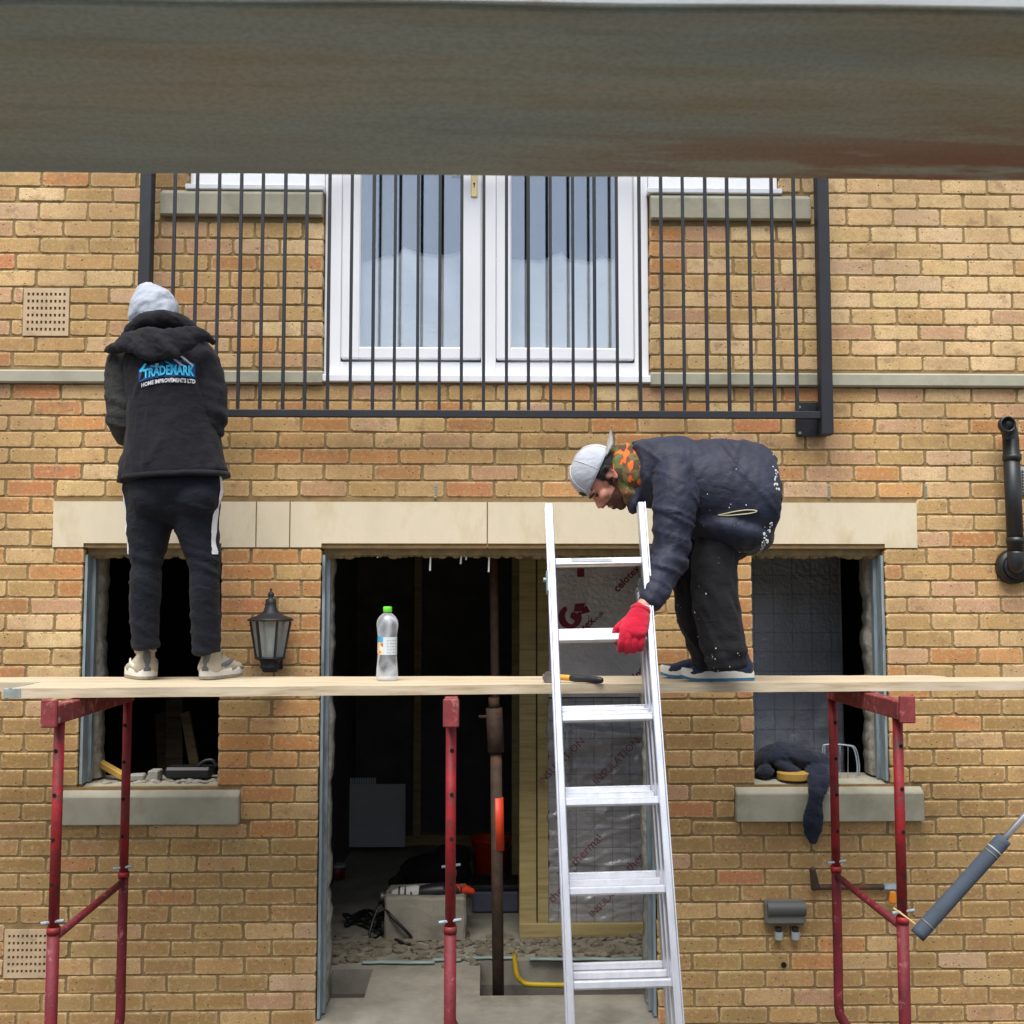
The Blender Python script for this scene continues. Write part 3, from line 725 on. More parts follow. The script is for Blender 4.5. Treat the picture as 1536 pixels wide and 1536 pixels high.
for (x0, pa, pb_, x1) in ((513, 541, 693, 721.5), (744.5, 767, 923.5, 950)):
    bm = BM(); X0, A, B, X1 = fpx(x0), fpx(pa), fpx(pb_), fpx(x1); y0 = YF-.012
    box(bm, (X0, y0, yb_), (A, .09, zt-.065), .006); box(bm, (B, y0, yb_), (X1, .09, zt-.065), .006)
    box(bm, (A-.006, y0+.001, yb_), (B+.006, .088, pb), .006); box(bm, (A-.006, y0+.001, zt-.15), (B+.006, .088, zt-.066), .006)
    d = obj('door', bm, UPVC, house)
    bm = BM(); box(bm, (A-.004, .04, pb-.004), (B+.004, .062, zt-.15)); obj('pane', bm, GLASS, d)
    if x0 < 600:
        bm = BM(); hx = fpx(711); hz = at(711, 296, y0).z
        box(bm, (hx-.015, y0-.008, hz), (hx+.015, y0+.001, hz+.24), .003); obj('handle_plate', bm, BRASS, d)
        bm = BM(); cyl(bm, (hx, y0-.0095, hz+.062), (hx, y0-.007, hz+.062), .0055, 10); box(bm, (hx-.0025, y0-.0094, hz+.044), (hx+.0025, y0-.0075, hz+.06)); obj('keyhole', bm, DARKPLASTIC, d)
        bm = BM(); cyl(bm, (hx, y0-.008, hz+.15), (hx, y0-.05, hz+.15), .009); bar(bm, (hx+.008, y0-.05, hz+.15), (hx-.11, y0-.052, hz+.148), .02, .012, bev=.003); obj('door_handle', bm, BRASS, d)
# white sheet hung inside behind the lower panes
bm = BM(); nx_, nz_ = 70, 26; x0, x1 = fpx(515), fpx(950); g_ = []
for i in range(nx_+1):
    t = i/nx_; px = 515+(950-515)*t; x = x0+(x1-x0)*t
    topy = float(np.interp(px, [515, 545, 570, 586, 594, 598, 625, 660, 690, 725, 767, 812, 828, 846, 852, 892, 904, 925, 950], [400, 400, 393, 391, 397, 377, 385, 388, 384, 392, 396, 397, 391, 384, 396, 400, 392, 396, 396]))+1.6*noise.noise((t*24, 1, 0))
    zt_ = at(px, topy, .2).z; c = []
    for j in range(nz_+1):
        s = j/nz_; z_ = zb-.02+(zt_-zb+.02)*s
        y_ = .125+.018*noise.noise((t*6+s*2.5, s*1.2, 2))+.02*math.sin(t*8+s*5)*(1-s*.5)
        c.append(bm.verts.new((x, y_, z_)))
    g_.append(c)
for i in range(nx_):
    for j in range(nz_): bm.faces.new((g_[i][j], g_[i+1][j], g_[i+1][j+1], g_[i][j+1]))
bmesh.ops.solidify(bm, geom=bm.faces[:], thickness=.003)
tag(obj('dust_sheet', bm, CURTAIN, None, True), 'white sheet with scalloped top hung inside the upper french doors', 'sheet')

# ------------------------------------------------------------------ balcony railing
YR = -.10
rail = thing('balcony_railing', 'black metal juliet balcony railing in front of white french doors', 'railing', (0, YR, 2.6))
rz0 = at(770, 627, YR).z; rz1 = at(770, 616, YR).z
bar_tops = rz0+1.28
bm = BM(); bar(bm, (at(216, 622, YR).x, YR, (rz0+rz1)/2), (at(1236, 622, YR).x, YR, (rz0+rz1)/2), .03, rz1-rz0, bev=.003); obj('bottom_rail', bm, BLACKPAINT, rail)
bm = BM(); bar(bm, (at(216, 622, YR).x, YR, bar_tops), (at(1236, 622, YR).x, YR, bar_tops), .045, .03, bev=.003); obj('top_rail', bm, BLACKPAINT, rail)
me = None
for k in range(29):
    px = 256+k*33.55; c = at(px, 612, YR)
    if me is None:
        bm = BM(); box(bm, (-.007, -.007, 0), (.007, .007, bar_tops-rz1-.012)); o = obj('baluster', bm, BLACKPAINT, rail); me = o.data
    else: o = link('baluster', me, None, rail)
    o.location = (c.x+random.uniform(-.002, .002), YR, rz1-.003); o.rotation_euler.z = random.uniform(-.08, .08)
for px, ex in ((216.5, 0), (1236, 0)):
    x = at(px, 500, YR).x; zb_ = at(1238, 653, YR).z
    bm = BM(); box(bm, (x-.027, YR-.03, zb_), (x+.027, YR+.03, bar_tops+.06), .004); obj('post', bm, BLACKPAINT, rail)
    sg = -1 if px > 700 else 1
    bm = BM(); xa = x+sg*.115; z0, z1 = at(1238, 655, -.02).z, at(1238, 604, -.02).z
    box(bm, (min(x-sg*.03, xa), -.026, z0), (max(x-sg*.03, xa), -.012, z1), .002); box(bm, (x-.02, -.075, z0+.02), (x+.02, -.025, z1-.02)); pl = obj('wall_plate', bm, BLACKPAINT, rail)
    for dx, dz in ((.012, .015), (.13, .015), (.012, .135), (.13, .135)):
        bm = BM(); cyl(bm, (x-sg*.03+sg*dx, -.036, z0+dz), (x-sg*.03+sg*dx, -.024, z0+dz), .007, 6); obj('bolt', bm, GALV, pl)

# ------------------------------------------------------------------ wall lantern
lc = at(405.5, 950, -.13); YL = -.13
def lz(py): return at(405.5, py, YL).z
lan = thing('wall_lantern', 'black six sided lantern lamp on brick pier beside the doorway', 'lamp', (lc.x, YL, lz(1008)))
Lx = Vector((lc.x, YL, 0))
bm = BM(); lathe(bm, Lx, [(.002, lz(882)), (.006, lz(884)), (.004, lz(887)), (.013, lz(890)), (.014, lz(893)), (.009, lz(897)), (.022, lz(899)), (.024, lz(905)), (.025, lz(911)), (.028, lz(912)), (.030, lz(916)), (.042, lz(920)), (.062, lz(923.5)), (.088, lz(926.5)), (.099, lz(929)), (.1, lz(931)), (.09, lz(931.5)), (.01, lz(931.5))], 24); obj('roof', bm, BLACKPAINT, lan, True)
zt_, zb_ = lz(932), lz(985); rt, rb = .088, .061
hexp = lambda r, k, z_: Vector((lc.x+r*math.cos(R(60*k)), YL+r*math.sin(R(60*k)), z_))
for k in range(6):
    bm = BM(); bar(bm, hexp(rb, k, zb_), hexp(rt, k, zt_), .009, .009, up=(math.cos(R(60*k)), math.sin(R(60*k)), 0)); obj('glazing_bar', bm, BLACKPAINT, lan)
    bm = BM(); q = [hexp(rb*.97, k, zb_), hexp(rb*.97, k+1, zb_), hexp(rt*.97, k+1, zt_), hexp(rt*.97, k, zt_)]
    bm.faces.new([bm.verts.new(p) for p in q]); bmesh.ops.solidify(bm, geom=bm.faces[:], thickness=.002); obj('pane', bm, LAMPGLASS, lan)
bm = BM(); lathe(bm, Lx, [(.03, lz(1008)), (.034, lz(1006)), (.036, lz(1003)), (.042, lz(1001)), (.042, lz(999)), (.037, lz(998)), (.046, lz(991)), (.050, lz(989.5)), (.066, lz(988)), (.067, lz(985.5)), (.03, lz(984.5))], 24); obj('base_cup', bm, BLACKPAINT, lan, True)
bm = BM(); ball(bm, (lc.x, YL, lz(942)), (.022, .022, .028)); cyl(bm, (lc.x, YL, lz(985)), (lc.x, YL, lz(952)), .011); obj('bulb', bm, BULB, lan, True)
bm = BM(); cyl(bm, (lc.x, YL+.02, lz(1000)), (lc.x, -.012, lz(1000)), .014); lathe(bm, (lc.x, 0, 0), [(.05, 0), (.05, .001)], 4); 
box(bm, (lc.x-.035, -.014, lz(1007)), (lc.x+.035, -.004, lz(960)), .004); obj('wall_bracket', bm, BLACKPAINT, lan)

# ------------------------------------------------------------------ black waste pipe on the right
YP = -.075
pipe = thing('waste_pipe', 'black plastic waste pipe with open socket top beside right wall edge', 'pipe', at(1520, 850, YP))
bm = BM(); a = at(1516, 660, YP); b = at(1524, 832, YP); cyl(bm, a, b, .036, 20); obj('pipe', bm, DARKPLASTIC, pipe, True)
bm = BM(); tube(bm, [at(1517, 664, YP), at(1514, 648, YP), at(1510, 638, YP-.02), at(1509.5, 637, YP-.06)], .035, 18); 
e = at(1509.5, 637, YP-.06)
for r0, r1, y0, y1 in ((.036, .031, -.012, -.012),):
    ring = lambda r, y: [bm.verts.new((e.x+r*math.cos(q*math.pi/10), e.y+y, e.z+r*math.sin(q*math.pi/10))) for q in range(20)]
    A, B, C, D = ring(.036, .01), ring(.036, -.02), ring(.030, -.02), ring(.029, -.0005)
    for P, Q in ((A, B), (B, C), (C, D)):
        for k in range(20): bm.faces.new((P[k], P[(k+1) % 20], Q[(k+1) % 20], Q[k]))
obj('open_elbow', bm, DARKPLASTIC, pipe, True)
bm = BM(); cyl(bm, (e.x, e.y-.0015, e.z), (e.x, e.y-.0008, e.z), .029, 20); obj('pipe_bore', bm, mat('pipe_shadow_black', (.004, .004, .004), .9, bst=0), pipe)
for py in (686, 811):
    bm = BM(); c = at(1518+(py-686)*.045, py, YP); cyl(bm, c+Vector((-.0005, 0, -.014)), c+Vector((.0005, 0, .014)), .041, 20); obj('coupling', bm, DARKPLASTIC, pipe, True)
bm = BM(); c = at(1522, 850, -.03); cyl(bm, (c.x, -.045, c.z), (c.x, -.004, c.z), .076, 26, .08); cyl(bm, (c.x, -.06, c.z), (c.x, -.044, c.z), .055, 26, .062); tube(bm, [at(1524, 828, YP), at(1524, 843, YP), at(1523, 850, -.05), at(1523, 851, -.0)], .038, 16); obj('wall_flange', bm, DARKPLASTIC, pipe, True)

# ------------------------------------------------------------------ outside socket box, tap pipe
jb = thing('socket_box', 'grey weatherproof outdoor socket with two cable glands on lower brick wall', 'socket', at(1178, 1395, 0))
a, b = at(1149, 1392, -.05), at(1209, 1350, -.05)
bm = BM(); box(bm, (a.x, -.055, a.z+.01), (b.x, -.002, b.z-.004), .012); obj('case', bm, LEAD, jb)
bm = BM(); n = 12; prof = []
for k in range(n+1): 
    t = k/n; prof.append((-.058-.022*math.sin(t*math.pi)**.7, a.z+.052+(b.z-a.z-.055)*t))
prof += [(-.05, b.z-.003), (-.05, a.z+.052)]
prism(bm, prof, a.x+.006, b.x-.006); obj('lid', bm, mat('dark_grey_lid', lin(84, 86, 84), .45, var=.1, bst=.05), jb)
for px in (1168, 1193):
    c = at(px, 1393, -.035); bm = BM(); cyl(bm, c+Vector((0, 0, .006)), c+Vector((0, 0, -.012)), .016, 12); obj('gland_nut', bm, DARKPLASTIC, jb)
    bm = BM(); cyl(bm, c+Vector((0, 0, -.012)), c+Vector((0, 0, -.045)), .019, 8); obj('gland', bm, PALEGREY, jb)
tp = thing('tap_pipe', 'short dark outside tap pipe with orange valve behind right red trestle', 'pipe', at(1280, 1330, 0))
bm = BM(); tube(bm, [at(1217, 1304, -.04), at(1220, 1315, -.04), at(1223, 1331, -.03), at(1232, 1331, -.03), at(1280, 1331, -.03), at(1336, 1331, -.03)], .011, 10); limb(bm, [at(1219, 1304, -.045), at(1223, 1332, -.04)], [(.014, .012), (.02, .012)], seg=8); obj('pipe', bm, RUST, tp, True)
bm = BM(); c = at(1334, 1331, -.04); cyl(bm, c-Vector((.025, 0, 0)), c+Vector((.03, 0, 0)), .018, 6); obj('valve_body', bm, GALV, tp)
bm = BM(); c = at(1339, 1346, -.06); limb(bm, [c+Vector((0, 0, .02)), c+Vector((0, 0, -.02))], [(.014, .008), (.02, .01)], seg=10); obj('valve_lever', bm, mat('orange_lever', lin(214, 130, 28), .5, var=.1, bst=.05), tp, True)
bm = BM(); c = at(1175.5, 1447, 0); cyl(bm, c+Vector((0, -.0075, 0)), c+Vector((0, .01, 0)), .012, 10); obj('drill_hole', bm, mat('hole_black', (.006, .005, .004), 1, bst=0), house)

# ------------------------------------------------------------------ trestles and boards
ZD = 1.654; TB = .035
def make_trestle(xc, yf, yr, skew, sgn, label):
    """end-on builders' trestle: xc centre, front/rear y, skew shifts the rear in x"""
    t = thing('trestle', label, 'trestle', (xc, yf, 0), 'red steel builders trestles under the boards')
    P = lambda s, z_: Vector((xc+skew*s, yf+(yr-yf)*s, z_))   # s: 0 front, 1 rear
    zb_ = ZD-TB-.004
    bm = BM(); bar(bm, P(-.09, zb_-.036), P(1.02, zb_-.036), .05, .068, bev=.004); obj('beam', bm, PRIMER, t)
    bm = BM(); bar(bm, P(-.125, zb_-.078), P(-.125, zb_+.020), .056, .02, up=(0, 1, 0), bev=.004); obj('end_lug', bm, PRIMER, t)
    zs_ = .80
    for s in (0, 1):
        m = REDPAINT
        bm = BM(); cyl(bm, P(s, zb_-.066), P(s, zs_), .0185, 16); L = obj('leg', bm, m, t, True)
        for k in range(5):
            zz = zb_-.17-.155*k
            if zz < zs_+.03: break
            bm = BM(); c = P(s, zz)+Vector((sgn*.004, -.0165, 0)); cyl(bm, c, c+Vector((0, -.0030, 0)), .0075, 10); obj('pin_hole', bm, mat('hole_black', (.006, .005, .004), 1, bst=0) if 'hole_black' not in bpy.data.materials else bpy.data.materials['hole_black'], L)
        bm = BM(); 
        if s == 0: cyl(bm, P(s, zs_+.01), P(s, .02), .0215, 16)
        else: tube(bm, [P(s, zs_+.01), P(s, .42), P(s, .24), P(s, .19)+Vector((sgn*.012, -.0, 0)), P(s, .14)+Vector((sgn*.05, -.01, 0)), P(s, .10)+Vector((sgn*.10, -.02, 0)), P(s, .03)+Vector((sgn*.25, -.04, 0))], .0200, 14)
        obj('leg_sleeve', bm, REDFADE, t, True)
        bm = BM(); cyl(bm, P(s, zs_+.006), P(s, zs_+.03), .0235, 14); obj('collar', bm, REDPAINT, t, True)
        bm = BM(); cyl(bm, P(s, zs_+.045)+Vector((-.04, -.01, 0)), P(s, zs_+.045)+Vector((.04, -.01, .01)), .006, 8); obj('locking_pin', bm, GALV, t)
    bm = BM(); cyl(bm, P(0, zs_-.01), P(1, zs_-.01), .0145, 12); obj('cross_tube', bm, REDFADE, t, True)
    return t
def leg_xy(pf, pr, yf, yr): return at(pf, 1250, yf).x, at(pr, 1250, yr).x
YF_, YRR = -1.02, -.23
a, b = leg_xy(84.5, 187, YF_, YRR); make_trestle(a, YF_, YRR, b-a, -1, 'red trestle under the left end of the scaffold boards')
a, b = leg_xy(676, 677, YF_-.02, YRR); make_trestle(a, YF_-.02, YRR, b-a, 1, 'red trestle in front of the doorway seen end on')
a, b = leg_xy(1350.5, 1253, YF_+.06, YRR+.03); make_trestle(a, YF_+.06, YRR+.03, b-a, 1, 'red trestle under the right end by the grey pole')
def board(name, pts, label, worn):
    """pts: four corners on the deck plane: near-left, near-right, far-right, far-left"""
    bm = BM(); nl, nr, fr, fl = [Vector(p) for p in pts]; n = 60; m_ = 6; top_, bot = [], []
    for i in range(n+1):
        t = i/n; c = []; d = []
        for j in range(m_+1):
            s = j/m_; p = (nl.lerp(nr, t)).lerp(fl.lerp(fr, t), s)
            e = abs(s-.5)*2; dx = .03*max(0, e-.6)/.4
            p = p.lerp(p+(nr-nl).normalized()*dx*(1 if t < .5 else -1), 1 if (i in (0, n)) else 0)
            wz = .0022*noise.noise((p.x*2.5, p.y*6, 1))+.0015*noise.noise((p.x*14, p.y*14, 4))
            if j == 0: p.y += .003*noise.noise((p.x*9, 2, 2))
            c.append(bm.verts.new((p.x, p.y, ZD+wz))); d.append(bm.verts.new((p.x, p.y, ZD-TB+wz*.5)))
        top_.append(c); bot.append(d)
    for i in range(n):
        for j in range(m_):
            bm.faces.new((top_[i][j], top_[i+1][j], top_[i+1][j+1], top_[i][j+1])); bm.faces.new((bot[i][j+1], bot[i+1][j+1], bot[i+1][j], bot[i][j]))
        bm.faces.new((bot[i][0], bot[i+1][0], top_[i+1][0], top_[i][0])); bm.faces.new((top_[i][m_], top_[i+1][m_], bot[i+1][m_], bot[i][m_]))
    for i, fl_ in ((0, 1), (n, 0)):
        for j in range(m_): bm.faces.new((top_[i][j], top_[i][j+1], bot[i][j+1], bot[i][j]))
    es = [e for e in bm.edges if len(e.link_faces) == 2 and e.calc_face_angle(0) > 1.2]
    bmesh.ops.bevel(bm, geom=es, offset=.003, segments=1, affect='EDGES')
    bmesh.ops.recalc_face_normals(bm, faces=bm.faces[:])
    t = thing(name, label, 'board', (nl.x, nl.y, ZD-TB), 'scaffold boards laid across the trestles')
    obj('plank', bm, BOARD, t)
    if worn:
        for q, (u, v) in enumerate(((nl, fl), (nr, fr))):
            d = (nr-nl).normalized()*(1 if q == 0 else -1); bm = BM()
            bar(bm, u+d*.008+Vector((0, -.002, -TB/2)), v+d*.008+Vector((0, .002, -TB/2)), .016, TB+.004, up=(0, 0, 1), bev=.003)
            bar(bm, u+d*.06+Vector((0, -.0015, -TB/2)), u+d*.0+Vector((0, -.0015, -TB/2)), .002, TB-.002, up=(0, 0, 1)); obj('end_band', bm, BOARDEND, t)
    return t
nlf, nrf = on_z(6, 1033, ZD), on_z(1600, 1021.2, ZD)
dv = Vector((0, .285, 0)); 
board('scaffold_board', (nlf, nrf, nrf+dv*.80, nlf+dv), 'pale scaffold board nearest the viewer with grey banded end', True)
flr, frr = on_z(-120, 1014, ZD), on_z(1398, 1013, ZD)
b2l, b2r = nlf+dv, nrf+dv*.80
def lerp_x(p, q, x): t = (x-p.x)/(q.x-p.x); return p.lerp(q, t)
g0 = Vector((0, .006, 0))
n2l = lerp_x(b2l, b2r, flr.x)+g0; n2r = lerp_x(b2l, b2r, on_z(1446, 1019, ZD).x)+g0
board('scaffold_board', (n2l, n2r, Vector((frr.x, frr.y, ZD)), Vector((flr.x, frr.y-.02, ZD))), 'pale scaffold board nearest the brick wall behind the other', False)

# ------------------------------------------------------------------ foreground board overhead
zc = 2.0+.285
fb = thing('overhead_board', 'dirty grey brown scaffold board close overhead across the top', 'board', (0, -4.4, zc))
def top_pt(px, py):   # board is tilted a touch: right side lower
    r = ray(px, py); n_ = Vector((.0085, 0, 1)); t = ((Vector((0, 0, zc))-EYE).dot(n_))/r.dot(n_); return EYE+r*t
fl, fr = top_pt(0, 260), top_pt(1536, 272); nl, nr = top_pt(0, 4), top_pt(1536, 22)
dl = (fr-fl).normalized(); fl, fr = fl-dl*1.5, fr+dl*1.5; dl = (nr-nl).normalized(); nl, nr = nl-dl*1.5, nr+dl*1.5
bm = BM(); n = 90; m_ = 8; up_ = Vector((0, 0, .038)); T, B = [], []
for i in range(n+1):
    t = i/n; c, d = [], []
    for j in range(m_+1):
        p = nl.lerp(nr, t).lerp(fl.lerp(fr, t), j/m_)+Vector((0, 0, .0012*noise.noise((t*30, j*.5, 0))))
        if j in (0, m_): p.y += .0016*noise.noise((t*40, j, 3))
        d.append(bm.verts.new(p)); c.append(bm.verts.new(p+up_))
    T.append(c); B.append(d)
for i in range(n):
    for j in range(m_):
        bm.faces.new((T[i][j], T[i+1][j], T[i+1][j+1], T[i][j+1])); bm.faces.new((B[i][j+1], B[i+1][j+1], B[i+1][j], B[i][j]))
    bm.faces.new((B[i][0], B[i+1][0], T[i+1][0], T[i][0])); bm.faces.new((T[i][m_], T[i+1][m_], B[i+1][m_], B[i][m_]))
for i in (0, n):
    for j in range(m_): bm.faces.new((T[i][j], T[i][j+1], B[i][j+1], B[i][j]))
bmesh.ops.recalc_face_normals(bm, faces=bm.faces[:])
es = [e for e in bm.edges if len(e.link_faces) == 2 and e.calc_face_angle(0) > 1.2]
bmesh.ops.bevel(bm, geom=es, offset=.0025, segments=2, affect='EDGES')
obj('plank', bm, OVERHEAD, fb)
bm = BM(); n = 60; A, B = [], []
for i in range(n+1):
    p = nl.lerp(nr, i/n)+Vector((0, -.0035, .0012*noise.noise((i*.5, 0, 0))+.002+.0012*abs(noise.noise((i*.9, 5, 0)))))
    A.append(bm.verts.new(p)); B.append(bm.verts.new(p+Vector((0, .001, .034))))
for i in range(n): bm.faces.new((A[i], A[i+1], B[i+1], B[i]))
bmesh.ops.solidify(bm, geom=bm.faces[:], thickness=-.002)
obj('edge_glare', bm, mat('edge_glare_white', (.80, .84, .86), .8, var=.06, ns=12, bs=40, bst=.3, stain=lin(206, 190, 190), ss=14, st=(.58, .7)), fb)  # sky glare on the near edge, painted as a pale strip with faint marks

# ------------------------------------------------------------------ ladder
def lad_y(z_): return EYE.y+3.96+.304*(z_-2.0+.355)
lx_top, lx_bot, zt_, zb_ = .3177, .3684, 2.334, .56
S13 = PS
def lad_c(z_):
    t = (2.334-z_)/(2.334-.605)
    px = 893+(933.5-893)*t; py = 762+(1530-762)*t
    y = lad_y(z_); 
    # solve for the pixel column at this height on the ladder's own plane
    d = y-EYE.y; return Vector(((px-768)/F*d*1.0+math.tan(PS)*d, y, z_))
ladder = thing('ladder', 'aluminium three section ladder leaning on the boards before the doorway', 'ladder', lad_c(.0))
WL_ = .3406
nrm = Vector((0, math.cos(R(16.9)), -math.sin(R(16.9))))
p_top, p_bot = lad_c(2.334), lad_c(.58); axis = (p_top-p_bot).normalized()
sidev = Vector((1, 0, 0)); sidev = (sidev-axis*sidev.dot(axis)).normalized()
off_d = [0, .062, .120]
ends = [(p_top, p_bot), (p_bot+axis*((p_top-p_bot).length*.845), p_bot-axis*.55), (p_bot+axis*((p_top-p_bot).length*.835), p_bot-axis*.57)]
rung0 = .116+2.0
for s in range(3):
    T_, B_ = ends[s]; o3 = nrm*off_d[s]; W2 = WL_/2-.004*s
    for sg in (-1, 1):
        bm = BM(); bar(bm, B_+sidev*sg*W2+o3, T_+sidev*sg*W2+o3, .023, .050, up=nrm, bev=.003)
        for q in (-1, 1): bar(bm, B_+sidev*(sg*W2+sg*.0145)+o3+nrm*q*.02, T_+sidev*(sg*W2+sg*.0145)+o3+nrm*q*.02, .004, .009, up=nrm)
        obj('stile', bm, ALU, ladder)
        if s != 0 or True:
            bm = BM(); e_ = B_ if s == 0 else T_; bar(bm, e_-axis*.028+sidev*sg*W2+o3, e_+axis*.004+sidev*sg*W2+o3, .034, .056, up=nrm, bev=.003) if s == 0 else bar(bm, e_-axis*.012+sidev*sg*W2+o3, e_+axis*.006+sidev*sg*W2+o3, .029, .053, up=nrm, bev=.003)
            obj('end_cap', bm, mat('blue_plastic', lin(40, 54, 104), .5, bst=0) if s == 0 and 'blue_plastic' not in bpy.data.materials else (bpy.data.materials['blue_plastic'] if s == 0 else LEAD), ladder)
    for k in range(9):
        zr = rung0-.273*k; c = p_bot+axis*((zr-p_bot.z)/axis.z)
        if not (B_.z < c.z < T_.z): continue
        c = c+o3+axis*.026*s; bm = BM()
        bar(bm, c-sidev*(W2-.01), c+sidev*(W2-.01), .030, .026, up=axis, bev=.005)
        for q in range(3): bar(bm, c-sidev*(W2-.012)+axis*.0135+nrm*(q-1)*.008, c+sidev*(W2-.012)+axis*.0135+nrm*(q-1)*.008, .004, .003, up=axis)
        rg = obj('rung', bm, ALU, ladder)
        if s == 0 and k == 0:
            bm = BM(); box(bm, (0, -.001, 0), (.15, 0, .012)); Mx = Matrix.Translation(c-sidev*.10-nrm*.0165) ; bm.transform(Mx); obj('sticker', bm, WHITEPRINT, rg)
# latch on left stile
bm = BM(); c = p_bot+axis*((p_top-p_bot).length*.845)-sidev*(WL_/2+.012)+nrm*.02; bar(bm, c-axis*.05, c+axis*.03, .02, .05, up=nrm, bev=.003); cyl(bm, c-sidev*.02, c+sidev*.02, .008); obj('section_hook', bm, GALV, ladder)

# ------------------------------------------------------------------ loose things on the deck
bp = on_z(580.5, 1021, ZD); bt = thing('water_bottle', 'clear water bottle with green cap standing on the board', 'bottle', (bp.x, bp.y, ZD))
k_ = 1/390.
def bottle_mat():
    m, n, p = base_mat('clear_pet_and_water'); o = n.nodes['Material Output']; v = coords(n, (1, 1, .7))
    t = nd(n, 'ShaderNodeBsdfTransparent'); t.inputs['Color'].default_value = (.90, .94, .97, 1)
    p.inputs['Base Color'].default_value = (.80, .83, .88, 1); p.inputs['Roughness'].default_value = .12
    lw = nd(n, 'ShaderNodeLayerWeight', Blend=.35); f = ramp(n, noise_n(n, v, 13, 1, .3), [(.38, .12), (.50, .55), (.60, .22)])  # pale noise patches: refracted light painted into the clear body
    k = nd(n, 'ShaderNodeMixShader'); n.links.new(mix(n, 1., f, ramp(n, lw.outputs['Facing'], [(.3, 0.), (1., .5)]), 'ADD'), k.inputs[0])
    n.links.new(t.outputs[0], k.inputs[1]); n.links.new(p.outputs[0], k.inputs[2]); n.links.new(k.outputs[0], o.inputs['Surface'])
    bump(n, p, noise_n(n, v, 12, 2), .4, .01); return m
prof = [(.036, .002), (.042, .006), (.044, .02), (.043, .035), (.0425, .05), (.040, .075), (.0385, .1), (.0385, .105), (.0385, .175), (.0385, .18), (.041, .2), (.0435, .22), (.044, .228), (.041, .243), (.033, .256), (.022, .266), (.0145, .271), (.0145, .279)]
bm = BM(); lathe(bm, (bp.x, bp.y, ZD), prof, 28); obj('bottle_body', bm, bottle_mat(), bt, True)
def lab(name, a0, a1, z0, z1, m):
    bm = BM(); n = max(3, int((a1-a0)/8)); A = [bm.verts.new((bp.x+.0392*math.sin(R(a0+(a1-a0)*i/n)), bp.y-.0392*math.cos(R(a0+(a1-a0)*i/n)), ZD+z0)) for i in range(n+1)]
    B = [bm.verts.new((v.co.x, v.co.y, ZD+z1)) for v in A]
    for i in range(n): bm.faces.new((A[i], A[i+1], B[i+1], B[i]))
    return obj(name, bm, m, bt, True)
lab('paper_label', -20, 90, .105, .175, mat('pale_label', lin(204, 214, 220), .5, var=.05, bst=0))
lab('label_picture', -100, -20.5, .105, .155, mat('cream_label', lin(224, 212, 176), .5, var=.2, ns=50, bst=0, stain=lin(196, 80, 60), ss=40, st=(.5, .6))); lab('label_band', -100, -20.5, .155, .178, mat('cyan_label', lin(70, 160, 200), .5, var=.15, bst=0))
bm = BM()
for q in range(4): pass
for q in range(5):
    for seg_ in range(4):
        a0 = 0+seg_*17+random.uniform(0, 5); a1 = a0+random.uniform(8, 15); z0 = .112+.012*q
        A = [bm.verts.new((bp.x+.0396*math.sin(R(a0+(a1-a0)*i/2)), bp.y-.0396*math.cos(R(a0+(a1-a0)*i/2)), ZD+z0)) for i in range(3)]; B = [bm.verts.new((v.co.x, v.co.y, v.co.z+.003)) for v in A]
        for i in range(2): bm.faces.new((A[i], A[i+1], B[i+1], B[i]))
obj('label_print', bm, mat('grey_print', lin(150, 158, 164), .6, bst=0), bt)
bm = BM(); lathe(bm, (bp.x, bp.y, ZD), [(.017, .274), (.0178, .276), (.0178, .294), (.016, .2965), (.004, .297)], 24); obj('cap', bm, GREENCAP, bt, True)

h0, h1 = on_z(812, 1023, ZD), on_z(900, 1026, ZD)
hm = thing('hammer', 'claw hammer with yellow and black handle lying behind the ladder', 'hammer', h0); hz = ZD+.018
ha = Vector((h0.x+.03, h0.y, hz+.004)); hb = Vector((h1.x, h1.y-.02, hz-.002)); hd = (hb-ha).normalized()
bm = BM(); cyl(bm, ha+Vector((-.006, -.062, 0)), ha+Vector((-.0, .03, 0)), .019, 8); limb(bm, [ha+Vector((0, .02, 0)), ha+Vector((.004, .07, -.004))], [(.014, .014), (.016, .004)], seg=8); cyl(bm, ha+Vector((-.008, -.078, 0)), ha+Vector((-.006, -.062, 0)), .022, 8); obj('head', bm, STEELH, hm)
bm = BM(); limb(bm, [ha-hd*.015, ha+hd*.06, ha+hd*.1], [.012, .0115, .012], seg=10); obj('handle', bm, WOODH, hm, True)
bm = BM(); limb(bm, [ha+hd*.1, ha+hd*.12, ha+hd*.16, hb-hd*.02, hb], [.0125, .0145, .0135, .0145, .0125], seg=12); obj('grip', bm, DARKPLASTIC, hm, True)

